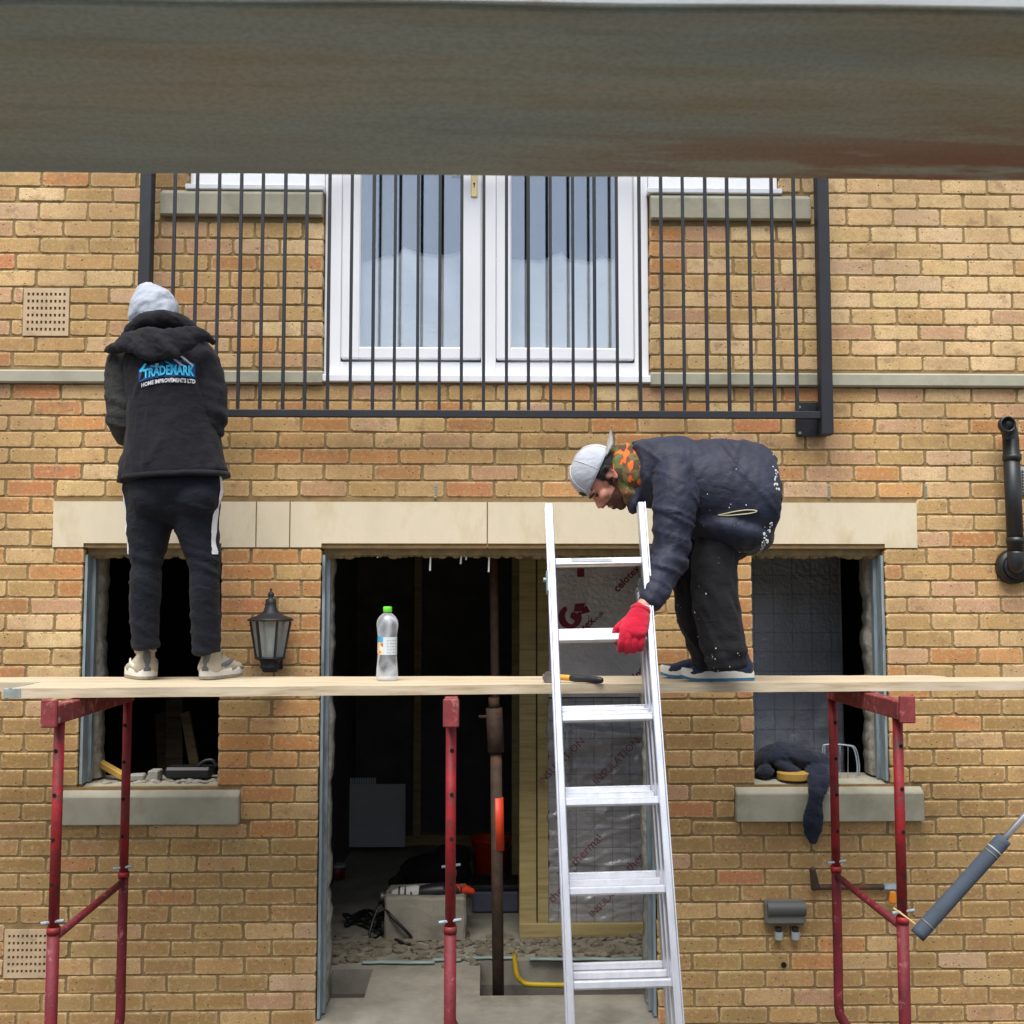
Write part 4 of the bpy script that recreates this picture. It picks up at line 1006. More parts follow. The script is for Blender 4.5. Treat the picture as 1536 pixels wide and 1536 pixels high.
# grey foam pole, lower right
YPO = -1.15
po = thing('foam_sleeved_pole', 'steel pole with grey foam sleeve sloping past the right trestle', 'pole', at(1376, 1402, YPO))
A_, B_ = at(1378, 1401, YPO), at(1503, 1262, YPO); D_ = (B_-A_)
bm = BM(); limb(bm, [A_, A_+D_*.02, A_+D_*.5, B_-D_*.01, B_], [.024, .0265, .026, .0265, .023], seg=16, flat=True); obj('foam_sleeve', bm, FOAMGREY, po, True)
for t in (.10, .86, .90):
    bm = BM(); cyl(bm, A_+D_*t, A_+D_*(t+.012), .0276, 16); obj('tape_band', bm, PALEGREY if t > .88 else LEAD, po, True)
bm = BM(); cyl(bm, B_-D_*.05, B_+D_*.95, .0115, 12); obj('rod', bm, ALU, po, True)
bm = BM(); tube(bm, [at(1340, 1362, -1.0), at(1357, 1374, -1.02), at(1373, 1386, -1.12)], .003, 6); obj('tie_wire', bm, mat('cream_wire', lin(206, 190, 130), .5, bst=0), po)
# ------------------------------------------------------------------ people
def folds(amp, fx_, fy_, fz_, sh=0.0, fine=.25):
    def f(p, n):
        q = Vector((p.x*fx_, p.y*fy_, (p.z+sh*p.x)*fz_))
        a = noise.noise(q); b = noise.noise(q*2.3+Vector((3, 1, 7)))
        return amp*(a*.7+(.5-abs(b))*.6)+amp*fine*noise.noise(q*6)
    return f
def crease(p, ux, uz, f, g, amp):
    u = p.x*ux+p.z*uz; w = -p.x*uz+p.z*ux
    t = noise.noise((u*f, w*g, p.y*g)); r = max(0, .16-abs(t))/.16
    return amp*r*r*(.55+.9*noise.noise((p.x*5, p.y*5, p.z*5)))
def hand(bm, W, d, n, curl=(.5, .7, .5), k=1.0, left=True):
    """palm, four fingers of unequal length and a thumb off the side of the palm; curls towards n"""
    d = Vector(d).normalized(); n = Vector(n); n = (n-d*n.dot(d)).normalized(); s = d.cross(n)*(1 if left else -1)
    W = Vector(W); limb(bm, [W-d*.03, W, W+d*.04*k, W+d*.088*k], [(.027, .021), (.030, .020), (.041*k, .017), (.042*k, .013)], side=s, seg=12)
    for i, L in zip((-1.5, -.5, .5, 1.5), (.92, 1.05, 1., .78)):
        p = W+d*.085*k+s*.0205*k*i; P = [p-d*.012]; a = 0
        P.append(p)
        for seg_, c in zip((.036, .026, .02), curl):
            a += c+.05*i*.3; p = p+(d*math.cos(a)+n*math.sin(a))*seg_*L*k; P.append(p)
        limb(bm, P, [.0105*k, .0105*k, .0098*k, .009*k, .0078*k], seg=9, sub=3)
    b = W+d*.022*k-s*.03*k; t1 = b+(-s*.6+d*.62+n*.35).normalized()*.042*k; t2 = t1+(d*.75-s*.15+n*.6).normalized()*.034*k
    limb(bm, [b-d*.005+s*.012, b, t1, t2], [.014*k, .0145*k, .0115*k, .0095*k], seg=9, sub=3)
def shoe(parent, heel, fd, L, w_, mu, ms, heelpanel=None, lift=0, band=None, high=.085):
    """one shoe: upper fused from blobs, plus a contoured rubber sole"""
    fd = Vector(fd).normalized(); sd_ = Vector((-fd.y, fd.x, 0)); up = Vector((0, 0, 1)); H = Vector(heel)
    P = lambda a, s, z_: H+fd*a*L+sd_*s+up*z_
    bm = BM()
    limb(bm, [P(.10, 0, .045), P(.3, 0, .05), P(.55, 0, .047), P(.78, 0, .038), P(.9, 0, .034)], [(w_*.36, .034), (w_*.40, .042), (w_*.45, .034), (w_*.46, .024), (w_*.36, .019)], side=sd_, seg=16)
    limb(bm, [P(.12, 0, .04), P(.17, 0, high*.75), P(.2, 0, high)], [(w_*.37, .047), (w_*.28, .044), (w_*.29, .047)], side=sd_, seg=14, flat=True)
    limb(bm, [P(.30, 0, high*.8), P(.5, 0, high*.62), P(.66, 0, .055)], [(w_*.26, .016), (w_*.25, .014), (w_*.2, .01)], side=sd_, seg=10)
    for v in bm.verts: v.co.z = max(v.co.z, H.z+.012)
    u = fuse('shoe', bm, mu, parent, .0065, 3, folds(.0018, 40, 40, 40))
    bm = BM(); n = 28; outl = []
    for k in range(n):
        a = 2*math.pi*k/n; t = .5+.5*math.cos(a)
        wd = w_*.5*(.82+.18*math.sin(math.pi*min(1, max(0, (t-.25)/.7)))-.10*math.exp(-((t-.42)/.14)**2))
        outl.append(((t*1.02-.01)*L, wd*math.copysign(abs(math.sin(a))**.75, math.sin(a))))
    levels = [(.985, 0), (1.03, .005), (1.045, .013), (1.04, .030), (1.02, .040), (.97, .042)]; rings = []
    cx = L*.5
    for q, (s_, z_) in enumerate(levels):
        rings.append([bm.verts.new(H+fd*(cx+(a-cx)*s_)+sd_*(b*s_)+up*(z_+.012*max(0, (a/L-.82)/.18)**2)) for a, b in outl])
    for A, B in zip(rings[:-1], rings[1:]):
        for k in range(n): bm.faces.new((A[k], A[(k+1) % n], B[(k+1) % n], B[k]))
    bm.faces.new(rings[0][::-1]); bm.faces.new(rings[-1]); so = obj('sole', bm, ms, u, True)
    if band:
        bm = BM(); A = []; B = []
        for k in range(n+1):
            a, b = outl[k % n]
            for lst, z_ in ((A, .002), (B, .013)): lst.append(bm.verts.new(H+fd*(cx+(a-cx)*1.045)+sd_*(b*1.05)+up*(z_+.012*max(0, (a/L-.82)/.18)**2)))
        for k in range(n): bm.faces.new((A[k], A[k+1], B[k+1], B[k]))
        obj('foxing_band', bm, band, u, True)
    if heelpanel:
        bm = BM(); limb(bm, [P(.0, 0, .034), P(.012, 0, .06), P(.035, 0, high*.85), P(.045, 0, high*1.06)], [(.017, .010), (.015, .010), (.016, .010), (.012, .006)], side=sd_, seg=10, flat=True); obj('heel_panel', bm, heelpanel, u, True)
        for sg in (-1, 1):      # stitched overlays, eyestay and collar padding
            bm = BM(); limb(bm, [P(.16, sg*w_*.33, .050), P(.34, sg*w_*.405, .062), P(.52, sg*w_*.36, .074)], [(.004, .010), (.004, .012), (.004, .008)], side=sd_, seg=8); obj('side_panel', bm, SNEAKD if sg < 0 else WHITERUBBER, u, True)
            bm = BM(); limb(bm, [P(.44, sg*w_*.44, .038), P(.70, sg*w_*.455, .036), P(.90, sg*w_*.36, .034)], [(.004, .009), (.004, .009), (.004, .007)], side=sd_, seg=8); obj('toe_overlay', bm, TREAD, u, True)
        bm = BM(); tube(bm, [P(.20+.165*math.cos(R(t)), w_*.285*math.sin(R(t)), high-.004-.016*max(0, math.cos(R(t)))+(.008 if t == 180 else 0)) for t in range(0, 361, 30)], .0065, 8, 3); obj('collar_padding', bm, TREAD, u, True)
        bm = BM(); limb(bm, [P(.19, 0, high-.008), P(.20, 0, high+.016)], [(w_*.27, .044), (w_*.25, .040)], side=sd_, seg=16, flat=True); obj('sock', bm, WHITECLOTH, u, True)
    return u
def strip_on(bm, A, B, tree, off=.003, n=8):
    pa, pb = [], []
    for i in range(n+1):
        t = i/n; qa = (A[0][0]+(A[1][0]-A[0][0])*t, A[0][1]+(A[1][1]-A[0][1])*t); qb = (B[0][0]+(B[1][0]-B[0][0])*t, B[0][1]+(B[1][1]-B[0][1])*t)
        ca, cb = cast(*qa, tree, off), cast(*qb, tree, off)
        if ca and cb: pa.append(bm.verts.new(ca)); pb.append(bm.verts.new(cb))
    for i in range(len(pa)-1): bm.faces.new((pa[i], pa[i+1], pb[i+1], pb[i]))

# ---- the man standing at the left, back to the viewer
Y0 = -.53
hl, hr = on_z(214, 1019.5, ZD), on_z(311, 1019.5, ZD)
m1 = thing('person', 'man from behind in grey hood and black jacket with blue print', 'person', (at(262, 1018, Y0).x, Y0, ZD))
q = lambda px, py, dy=0: at(px, py, Y0+dy)
bm = BM()   # body under the clothes
ball(bm, q(231, 470, .10), (.078, .098, .112)); limb(bm, [q(234, 486, .07), q(239, 505, .03)], [.058, .062])
limb(bm, [q(258, 735, -.02), q(256, 660, -.02), q(250, 580, 0), q(244, 530, .02)], [(.165, .11), (.15, .10), (.165, .11), (.15, .08)])
for sg, S in ((-1, [(190, 540, .03), (186, 590, -.01), (193, 640, 0), (212, 628, .2), (222, 622, .27)]), (1, [(296, 540, .03), (310, 590, -.01), (317, 632, 0), (300, 608, .2), (290, 600, .27)])):
    P = [q(*s) for s in S]; limb(bm, P, [.055, .05, .042, .034, .028]); hand(bm, P[-1], (P[-1]-P[-2])+Vector((0, .1, .02)), (0, .2, -1), (.4, .6, .5), .95, sg < 0)
for S in ([(226, 740), (221, 800), (220, 860), (219, 920), (221, 962)], [(292, 740), (300, 800), (308, 860), (309, 920), (311, 962)]):
    limb(bm, [q(*s) for s in S], [.07, .052, .042, .04, .034])
fuse('body', bm, SKIN, m1, .012, 3)
def wr1(p, n):
    return folds(.010, 8, 8, 3.5, .7)(p, n)+crease(p, .92, .4, 8, 1.6, .010)+crease(p, .92, -.4, 8, 1.6, .008)
bm = BM()   # jacket: torso, two sleeves
limb(bm, [q(261, 717, -.03), q(260, 700, -.03), q(257, 650, -.02), q(253, 600, -.01), q(249, 562, 0), q(245, 535, .02), q(242, 515, .035), q(240, 501, .05), q(238, 488, .06)],
     [(.222, .155), (.210, .152), (.184, .148), (.172, .145), (.176, .148), (.170, .135), (.145, .11), (.105, .085), (.075, .075)], flat=True, seg=26)
jk = fuse('jacket', bm, FLEECE, m1, .0095, 4, wr1)
def wrs(p, n):
    e = math.exp(-((p.z-q(0, 640).z)/.13)**2)
    return folds(.008, 10, 10, 8, .5)(p, n)+.010*(.35+e)*noise.noise((p.x*8, p.y*8, p.z*30+p.x*8))
for S in ([(197, 522, .03), (188, 545, .01), (184, 575, 0), (183, 605, -.01), (188, 642, -.005), (200, 642, .07), (213, 631, .2)], [(291, 522, .03), (303, 545, .01), (312, 575, 0), (316, 605, -.01), (318, 636, -.005), (310, 628, .08), (300, 610, .2)]):
    bm = BM(); limb(bm, [q(*t) for t in S], [(.060, .062), (.072, .076), (.070, .076), (.068, .074), (.062, .066), (.056, .06), (.045, .045)], seg=20)
    fuse('sleeve', bm, SLEEVEDUST if S[0][0] < 250 else FLEECE, jk, .009, 3, wrs)
bm = BM()   # hem band
limb(bm, [q(261, 719.5, -.03), q(261, 712, -.03)], [(.226, .159), (.223, .157)], flat=True, seg=40, sub=2); 
ob = obj('hem_band', bm, FLEECE, jk, True)
for v in ob.data.vertices: v.co.z += .035*(v.co.x-q(261, 717).x)+.003*noise.noise((v.co.x*20, v.co.y*20, 0))
for v in jk.data.vertices:
    if v.co.z < q(0, 690).z: v.co.z += .035*(v.co.x-q(261, 717).x)*min(1, (q(0, 690).z-v.co.z)/.05)
bm = BM()   # jacket hood lying across the shoulders
limb(bm, [q(160, 527, -.06), q(176, 520, -.105), q(204, 512, -.15), q(238, 518, -.175), q(268, 512, -.16), q(298, 502, -.12), q(321, 513, -.06)], [(.007, .012), (.028, .024), (.054, .027), (.070, .029), (.060, .026), (.033, .024), (.007, .012)], side=(0, .25, 1), seg=16)
limb(bm, [q(190, 513, -.03), q(205, 494, -.03), q(232, 483, -.03), q(258, 482, -.03), q(284, 492, -.03), q(300, 504, -.03)], [(.02, .02), (.035, .05), (.04, .06), (.04, .06), (.035, .05), (.02, .02)], side=(0, .2, 1), seg=14)
fuse('jacket_hood', bm, FLEECE, jk, .0075, 2, folds(.015, 8, 8, 17, .7, .2))
bm = BM()   # pale hood over the bowed head
ball(bm, q(231, 470, .085), (.102, .122, .118)); ball(bm, q(224, 449, .07), (.062, .08, .07)); ball(bm, q(222, 437, .06), (.030, .045, .036)); limb(bm, [q(232, 478, .07), q(238, 502, .05)], [(.098, .1), (.085, .085)])
fuse('hood', bm, GREYHOOD, m1, .0085, 3, folds(.013, 8, 8, 20, -.7, .12))
bm = BM()   # trousers
limb(bm, [q(259, 705, -.02), q(259, 728, -.025), q(259, 748, -.02)], [(.185, .125), (.200, .135), (.192, .115)], seg=24)
for S in ([(228, 745, -.01), (224, 798, 0), (220, 845, 0), (218, 885, -.01), (217, 930, 0), (220, 974, .0)], [(290, 745, -.01), (297, 798, 0), (306, 845, 0), (308, 885, -.01), (309, 930, 0), (311, 980, .01)]):
    limb(bm, [q(*s) for s in S], [(.110, .12), (.083, .10), (.063, .082), (.060, .08), (.057, .07), (.053, .058)], seg=20, flat=True)
ball(bm, q(226, 748, -.07), (.09, .085, .085)); ball(bm, q(292, 748, -.07), (.09, .085, .085))
def wr2(p, n):
    kz = (p.z-ZD); low = math.exp(-((kz-.47)/.05)**2)+.9*math.exp(-((kz-.14)/.07)**2)+.35
    return .0075*low*noise.noise((p.x*8, p.y*7, p.z*32+p.x*14))+crease(p, .5, .86, 12, 3, .009)+folds(.007, 8, 8, 5, 1.6)(p, n)
tr = fuse('trousers', bm, TRACK, m1, .009, 3, wr2)
tt = bvh(tr)
for S in ([(188, 722), (188, 750), (190, 785), (194, 805), (196, 832)], [(331, 716), (332, 745), (330, 785), (327, 805), (326, 832)]):   # white side stripes
    bm = BM(); prev = None; sg = -1 if S[0][0] < 260 else 1
    for p in catmull([(a, b, 0) for a, b in S], 7):
        row = []
        for e in (-.016, -.006, .005, .016):
            wdt = e*(1 if p[1] < 800 else .8)
            c = q(p[0], p[1]); c = Vector((c.x+sg*.3, Y0-.005+wdt-.04, c.z)); h = tt.ray_cast(c, Vector((-sg, 0, 0)))
            row.append(bm.verts.new((h[0].x+sg*.003, h[0].y, h[0].z)) if h[0] else None)
        if prev and all(row) and all(prev):
            for k in range(3): bm.faces.new((prev[k], prev[k+1], row[k+1], row[k]))
        prev = row
    obj('stripe', bm, WHITECLOTH, tr, True)
shoe(m1, hl+Vector((.02, -.01, .001)), (-.45, 1, 0), .295, .132, SNEAK, WHITERUBBER, SNEAKD, high=.118, band=TREAD)
shoe(m1, hr+Vector((-.006, -.01, .001)), (.2, 1, 0), .295, .132, SNEAK, WHITERUBBER, SNEAKD, high=.118, band=TREAD)
# print on the back
jt = bvh(jk)
def arch(x): return 7.5*((x-258)/46)**2*(1 if x < 258 else .5)
def mp1(u, v):
    px = 252.5+u*13.0; return cast(px, 556.5+arch(px)-v*(19.5+(px-252)*.04)-1.0, jt, .0085) or q(px, 556, -.17)
def mp2(u, v):
    px = 252.5+u*6.55; return cast(px, 570.5+arch(px)*1.05-v*8.4, jt, .0085) or q(px, 570, -.17)
bm = BM(); 
for i in range(8):
    a, b = 208+i*10.6, 208+(i+1)*10.6; t0 = lambda x: 545-7*max(0, 1-abs(x-262)/44)
    strip_on(bm, [(a, t0(a)+arch(a)), (b, t0(b)+arch(b))], [(a, 564.5+arch(a)), (b, 564.5+arch(b))], jt, .003, 3)
obj('print_ground', bm, BLUEPRINT, jk)
text_on('print_lettering', 'TRADEMARK', mp1, CYANPRINT, jk, .035)
text_on('print_lettering', 'HOME IMPROVEMENTS LTD', mp2, WHITEPRINT, jk, .03)
bm = BM()
for A, B in (([(258, 538), (272, 549)], [(261.5, 537), (275.5, 547.5)]), ([(270, 535), (288, 549)], [(273.5, 533.5), (291, 548)]), ([(233, 545), (233, 549)], [(238, 544.5), (238, 548.5)])):
    strip_on(bm, A, B, jt, .005, 5)
obj('print_emblem', bm, WHITEPRINT, jk)
bm = BM()
for A, B in (([(208.5, 557), (217, 545)], [(212, 559), (220, 546)]), ([(246, 542), (258, 549.5)], [(249, 541), (262, 549)]), ([(226, 548), (240, 549.5)], [(226, 550), (240, 552)])):
    strip_on(bm, A, B, jt, .005, 5)
obj('print_emblem', bm, CYANPRINT, jk)

# ---- the man bending over the ladder
Y1 = -.72
m2 = thing('person', 'man in grey backward cap and navy coat bending down to ladder with red glove', 'person', (at(1075, 1020, Y1).x, Y1, ZD))
q = lambda px, py, dy=0: at(px, py, Y1+dy)
C = q(909, 716); fu = Vector((-.913, 0, .407)); ff = Vector((-.407, 0, -.913)); fs = Vector((0, -1, 0))   # up, forward, towards viewer (his left)
Lc = lambda f, u, s=0: C+ff*f+fu*u+fs*s
HM = Matrix(((ff.x, fu.x, fs.x), (ff.y, fu.y, fs.y), (ff.z, fu.z, fs.z)))
bm = BM()   # body: head with face, neck, torso, arms, hands, legs in one skin
ball(bm, Lc(-.008, .03), (.097, .092, .076), HM, 24); ball(bm, Lc(.035, -.052), (.058, .062, .056), HM, 20); ball(bm, Lc(.072, -.098), (.023, .020, .026), HM); ball(bm, Lc(.062, -.02), (.036, .04, .056), HM)
ball(bm, Lc(.078, .026), (.018, .014, .052), HM)                                        # brow
limb(bm, [Lc(.086, .014), Lc(.100, -.008), Lc(.113, -.026), Lc(.100, -.036)], [.010, .012, .0145, .010], seg=10)   # nose
for s in (-1, 1):
    ball(bm, Lc(.102, -.033, .011*s), (.009, .008, .008), HM); ball(bm, Lc(.068, -.016, .043*s), (.024, .020, .018), HM)
    e = Lc(-.004, -.006, .076*s)                                                         # ear: rim, lobe, bowl
    P = [Lc(-.004+.020*math.cos(a), -.004+.031*math.sin(a), (.080+.007*math.cos(a+2.6))*s) for a in [R(t) for t in (-120, -60, -10, 40, 90, 140, 190)]]
    P = [Lc(.010, -.030, .074*s), Lc(-.008, -.032, .080*s), Lc(-.022, -.014, .085*s), Lc(-.026, .008, .087*s), Lc(-.016, .026, .084*s), Lc(.004, .026, .078*s), Lc(.012, .010, .074*s)]
    limb(bm, P, [.006, .0075, .0055, .0055, .0055, .0055, .004], seg=8, sub=3)
    ball(bm, Lc(-.006, -.003, .075*s), (.016, .024, .005), HM)
limb(bm, [Lc(.090, -.060, -.022), Lc(.097, -.060, 0), Lc(.090, -.060, .022)], [.006, .0085, .006], seg=8)
limb(bm, [Lc(.088, -.074, -.020), Lc(.095, -.075, 0), Lc(.088, -.074, .020)], [.006, .0095, .006], seg=8)
limb(bm, [Lc(-.035, -.03), q(945, 712), q(1000, 716)], [.058, .055, .065])
limb(bm, [q(1015, 716), q(1050, 718), q(1100, 730), q(1130, 742)], [(.12, .09), (.15, .115), (.15, .12), (.14, .11)], side=(0, 1, 0))
for sg in (-1, 1):
    P = [q(1010, 730, sg*.16), q(1008, 785, sg*.19), q(1002, 832, sg*.20 if sg < 0 else .10), q(983, 885, -.29 if sg < 0 else -.10), q(962, 915, -.335 if sg < 0 else -.17)]
    limb(bm, P, [.058, .05, .042, .034, .028])
for S in ([(1085, 800, -.08), (1077, 850, -.08), (1075, 905, -.08), (1085, 950, -.08), (1090, 978, -.08)], [(1065, 800, .1), (1048, 860, .1), (1046, 912, .1), (1062, 955, .1), (1066, 978, .1)]):
    limb(bm, [q(*s) for s in S], [.06, .058, .045, .042, .032])
bod = fuse('body', bm, SKIN, m2, .0046, 2)
# eyes, brows, mouth line, beard and hair sit on the face
for s in (-1, 1):
    bm = BM(); ball(bm, Lc(.083, .006, .030*s), (.008, .006, .012), HM, 12); obj('eye', bm, HAIR, bod, True)
    bm = BM(); limb(bm, [Lc(.094, .021, .012*s), Lc(.096, .024, .028*s), Lc(.084, .020, .046*s)], [.004, .005, .003], seg=7); obj('eyebrow', bm, HAIR, bod, True)
bm = BM(); limb(bm, [Lc(.086, -.066, -.026), Lc(.1005, -.067, 0), Lc(.086, -.066, .026), Lc(.078, -.062, .034)], [.0022, .003, .0026, .0015], seg=6); obj('mouth', bm, mat('mouth_line', lin(88, 40, 38), .6, bst=0), bod)
def skin_patch(name, cond, m, off):
    src = bod.data; bm = BM(); mp_ = {}
    for p in src.polygons:
        c = p.center-C; f, u, s = c.dot(ff), c.dot(fu), c.dot(fs)
        if c.length < .18 and cond(f, u, s):
            vs = []
            for i in p.vertices:
                if i not in mp_: v = src.vertices[i]; mp_[i] = bm.verts.new(v.co+v.normal*off)
                vs.append(mp_[i])
            bm.faces.new(vs)
    return obj(name, bm, m, bod, True)
skin_patch('beard', lambda f, u, s: (u < -.045 and f > .0 and not (u > -.058 and f > .092) and not (abs(s) < .02 and -.07 < u < -.056 and f > .085)) or (-.05 < u <= -.012 and -.002 < f < .028 and abs(s) > .045) or (-.058 < u < -.044 and f > .083 and abs(s) < .03), BEARD, .0022)
skin_patch('hair', lambda f, u, s: (u > -.025 and f < -.028 and u < .06) or (.008 < u < .06 and f < .028) or (-.012 < u <= .01 and .010 < f < .022 and abs(s) > .05), HAIR, .005)
# cap: dome with flat rim, brim out over the nape, strap gap at the forehead
bm = BM(); nu, nv_ = 36, 12; G = []
for j in range(nv_+1):
    t = j/nv_*R(90); row = []
    for i in range(nu):
        a = 2*math.pi*i/nu; rf = .108*math.cos(t)**.72; rs = .089*math.cos(t)**.72; u_ = .040+.105*math.sin(t)
        fo = rf*math.cos(a)-.005; rip = .0022*noise.noise((fo*30, u_*30, math.sin(a)*3))
        row.append(bm.verts.new(Lc(fo*(1+rip*4), u_+.012*(-math.cos(a))*math.cos(t)*0, (rs+rip)*math.sin(a))))
    G.append(row)
for A, B in zip(G[:-1], G[1:]):
    for i in range(nu): bm.faces.new((A[i], A[(i+1) % nu], B[(i+1) % nu], B[i]))
bmesh.ops.remove_doubles(bm, verts=bm.verts[:], dist=.0005); bmesh.ops.recalc_face_normals(bm, faces=bm.faces[:])
bmesh.ops.solidify(bm, geom=bm.faces[:], thickness=.003)
cp = obj('cap', bm, CAPGREY, m2, True)
bm = BM(); G = []
for i in range(15):
    a = R(180-62+124*i/14); row = []
    for j in range(6):
        t = j/5; ext = .080*t*math.cos((a-math.pi)*.72)**.6
        row.append(bm.verts.new(Lc(.104*math.cos(a)-.008-ext, .048+.014*t-.030*(abs(a-math.pi)**2)*(.3+.7*t), .086*math.sin(a)*(1-.08*t))))
    G.append(row)
for A, B in zip(G[:-1], G[1:]):
    for j in range(5): bm.faces.new((A[j], A[j+1], B[j+1], B[j]))
bmesh.ops.solidify(bm, geom=bm.faces[:], thickness=.012); obj('brim', bm, CAPBRIM, cp, True)
for k in range(6):
    a0 = R(60*k+30); bm = BM(); P = []
    for j in range(9):
        t = R(4+80*j/8); P.append(Lc(.109*math.cos(t)**.72*math.cos(a0)-.005, .040+.1058*math.sin(t), .0895*math.cos(t)**.72*math.sin(a0)))
    limb(bm, P, [.0013]*9, seg=6, sub=2); obj('seam', bm, CAPBRIM, cp, True)
bm = BM(); ball(bm, Lc(.099, .055, 0), (.006, .020, .034), HM, 14); obj('strap_gap', bm, HAIR, cp, True)
bm = BM(); limb(bm, [Lc(.080, .042, -.05), Lc(.106, .042, 0), Lc(.080, .042, .05)], [(.002, .008)]*3, side=ff, seg=8); obj('strap', bm, CAPBRIM, cp, True)
# patterned neck warmer bunched between cap and collar
bm = BM(); limb(bm, [Lc(-.075, .004), Lc(-.066, -.028), q(936, 706), q(952, 708), q(968, 712)], [(.074, .062), (.084, .086), (.090, .092), (.094, .094), (.10, .1)], side=(0, 1, 0), seg=26, flat=True)
limb(bm, [q(928, 728), q(940, 738), q(952, 742)], [(.066, .03), (.07, .045), (.07, .05)], side=(0, 1, 0))
ball(bm, q(918, 680), (.04, .05, .03)); ball(bm, q(936, 676), (.05, .06, .03))
fuse('neck_warmer', bm, CAMO, m2, .0075, 3, folds(.009, 30, 12, 7, .9))
# coat
bm = BM()
limb(bm, [q(957, 712), q(975, 710), q(998, 710), q(1040, 728), q(1090, 743), q(1122, 750), q(1138, 752), q(1150, 753)],
     [(.128, .128), (.148, .137), (.185, .145), (.205, .190), (.225, .222), (.230, .220), (.226, .208), (.218, .188)], side=(0, 1, 0), seg=32, flat=True)
limb(bm, [q(1046, 783), q(1072, 792), q(1100, 801), q(1128, 806)], [(.17, .07), (.215, .082), (.22, .083), (.20, .070)], side=(0, 1, 0), seg=20)
limb(bm, [q(956, 738, -.02), q(950, 762, -.03)], [(.03, .06), (.022, .05)], side=(1, 0, 0), seg=12)
def wr3(p, n):
    v = folds(.008, 6, 5, 5, -.9)(p, n)+crease(p, .75, .66, 11, 2.2, .012)+crease(p, .95, -.3, 13, 2.5, .008)
    c = p-q(1012, 800, -.2)
    arm = max(0, 1-abs(c.x)/.13)*(1 if p.y < Y1-.08 else .2)*(1 if p.z < q(0, 745).z else 0)
    return v+.010*arm*noise.noise((p.x*9, p.y*5, p.z*30+p.x*16))
ct = fuse('coat', bm, NAVYPUFF, m2, .0088, 3, wr3)
for sg in (-1, 1):
    P = [q(1013, 712, sg*.13), q(1013, 745, sg*.18), q(1010, 790, sg*.205), q(1004, 832, sg*.21 if sg < 0 else .12), q(990, 868, -.26 if sg < 0 else -.02), q(978, 896, -.31 if sg < 0 else -.13)]
    bm = BM(); limb(bm, P, [(.090, .090), (.086, .084), (.076, .074), (.068, .068), (.060, .060), (.050, .050)], seg=22)
    fuse('sleeve', bm, NAVYPUFF, ct, .0085, 2, lambda p, n: folds(.010, 9, 9, 9, -.8)(p, n)+crease(p, .35, .94, 15, 3, .011)+.008*noise.noise((p.x*6, p.y*6, (p.z+p.x*.55)*27))*min(1, max(.25, (q(0, 740).z-p.z)*6)))
ctt = bvh(ct)
bm = BM(); limb(bm, [q(981, 890, -.30), q(974, 906, -.318)], [(.047, .047), (.043, .043)], seg=20, flat=True, sub=3); obj('cuff', bm, NAVYCUFF, ct, True)
bm = BM(); limb(bm, [q(981, 890, -.11), q(974, 906, -.14)], [(.047, .047), (.043, .043)], seg=20, flat=True, sub=3); obj('cuff', bm, NAVYCUFF, ct, True)
bm = BM(); P = [(1162, 682), (1167, 695), (1170, 712), (1170, 730), (1168, 750), (1164, 770), (1160, 790), (1155, 806), (1149, 820), (1142, 830)]
for a, b in zip(P[:-1], P[1:]):    # white fraying along the hem
    for k in range(9):
        t = random.random(); px, py = a[0]+(b[0]-a[0])*t+random.gauss(-5, 2.2), a[1]+(b[1]-a[1])*t; h = cast(px, py, ctt, .001)
        if h and random.random() < (.8 if (700 < py < 740 or py > 778) else .12):
            s = random.uniform(.0018, .0055); ball(bm, h, (s*random.uniform(.7, 1.6), .0016, s*random.uniform(.7, 2)), seg=6)
tag(obj('hem_fraying', bm, WHITEBITS, ct), kind='stuff')
bm = BM(); P = [cast(px, py, ctt, .002) for px, py in ((1078, 772.5), (1090, 770), (1105, 767), (1122, 765), (1136, 766.5), (1126, 770), (1108, 772), (1092, 773.2), (1078, 773))]
limb(bm, P, [.0022]*len(P), seg=6, sub=3); obj('pocket_piping', bm, mat('cream_piping', lin(190, 184, 150), .8, bst=0), ct, True)
bm = BM(); strip_on(bm, [(1082, 772), (1134, 767)], [(1082, 773), (1126, 770)], ctt, .0015, 8); strip_on(bm, [(1088, 770.6), (1130, 765.6)], [(1082, 772.4), (1134, 767.4)], ctt, .0015, 8); obj('pocket', bm, HAIR, ct)
bm = BM()
for k in range(26):
    px, py = random.choice(((random.gauss(995, 8), random.gauss(698, 5)), (random.uniform(1040, 1140), random.uniform(680, 826)), (random.gauss(1075, 25), 828), (random.gauss(1070, 20), random.uniform(740, 790))))
    h = cast(px, py, ctt, .0008)
    if h: s = random.uniform(.001, .0028); ball(bm, h, (s, .0008, s), seg=6)
tag(obj('paint_spots', bm, WHITEBITS, ct), kind='stuff')
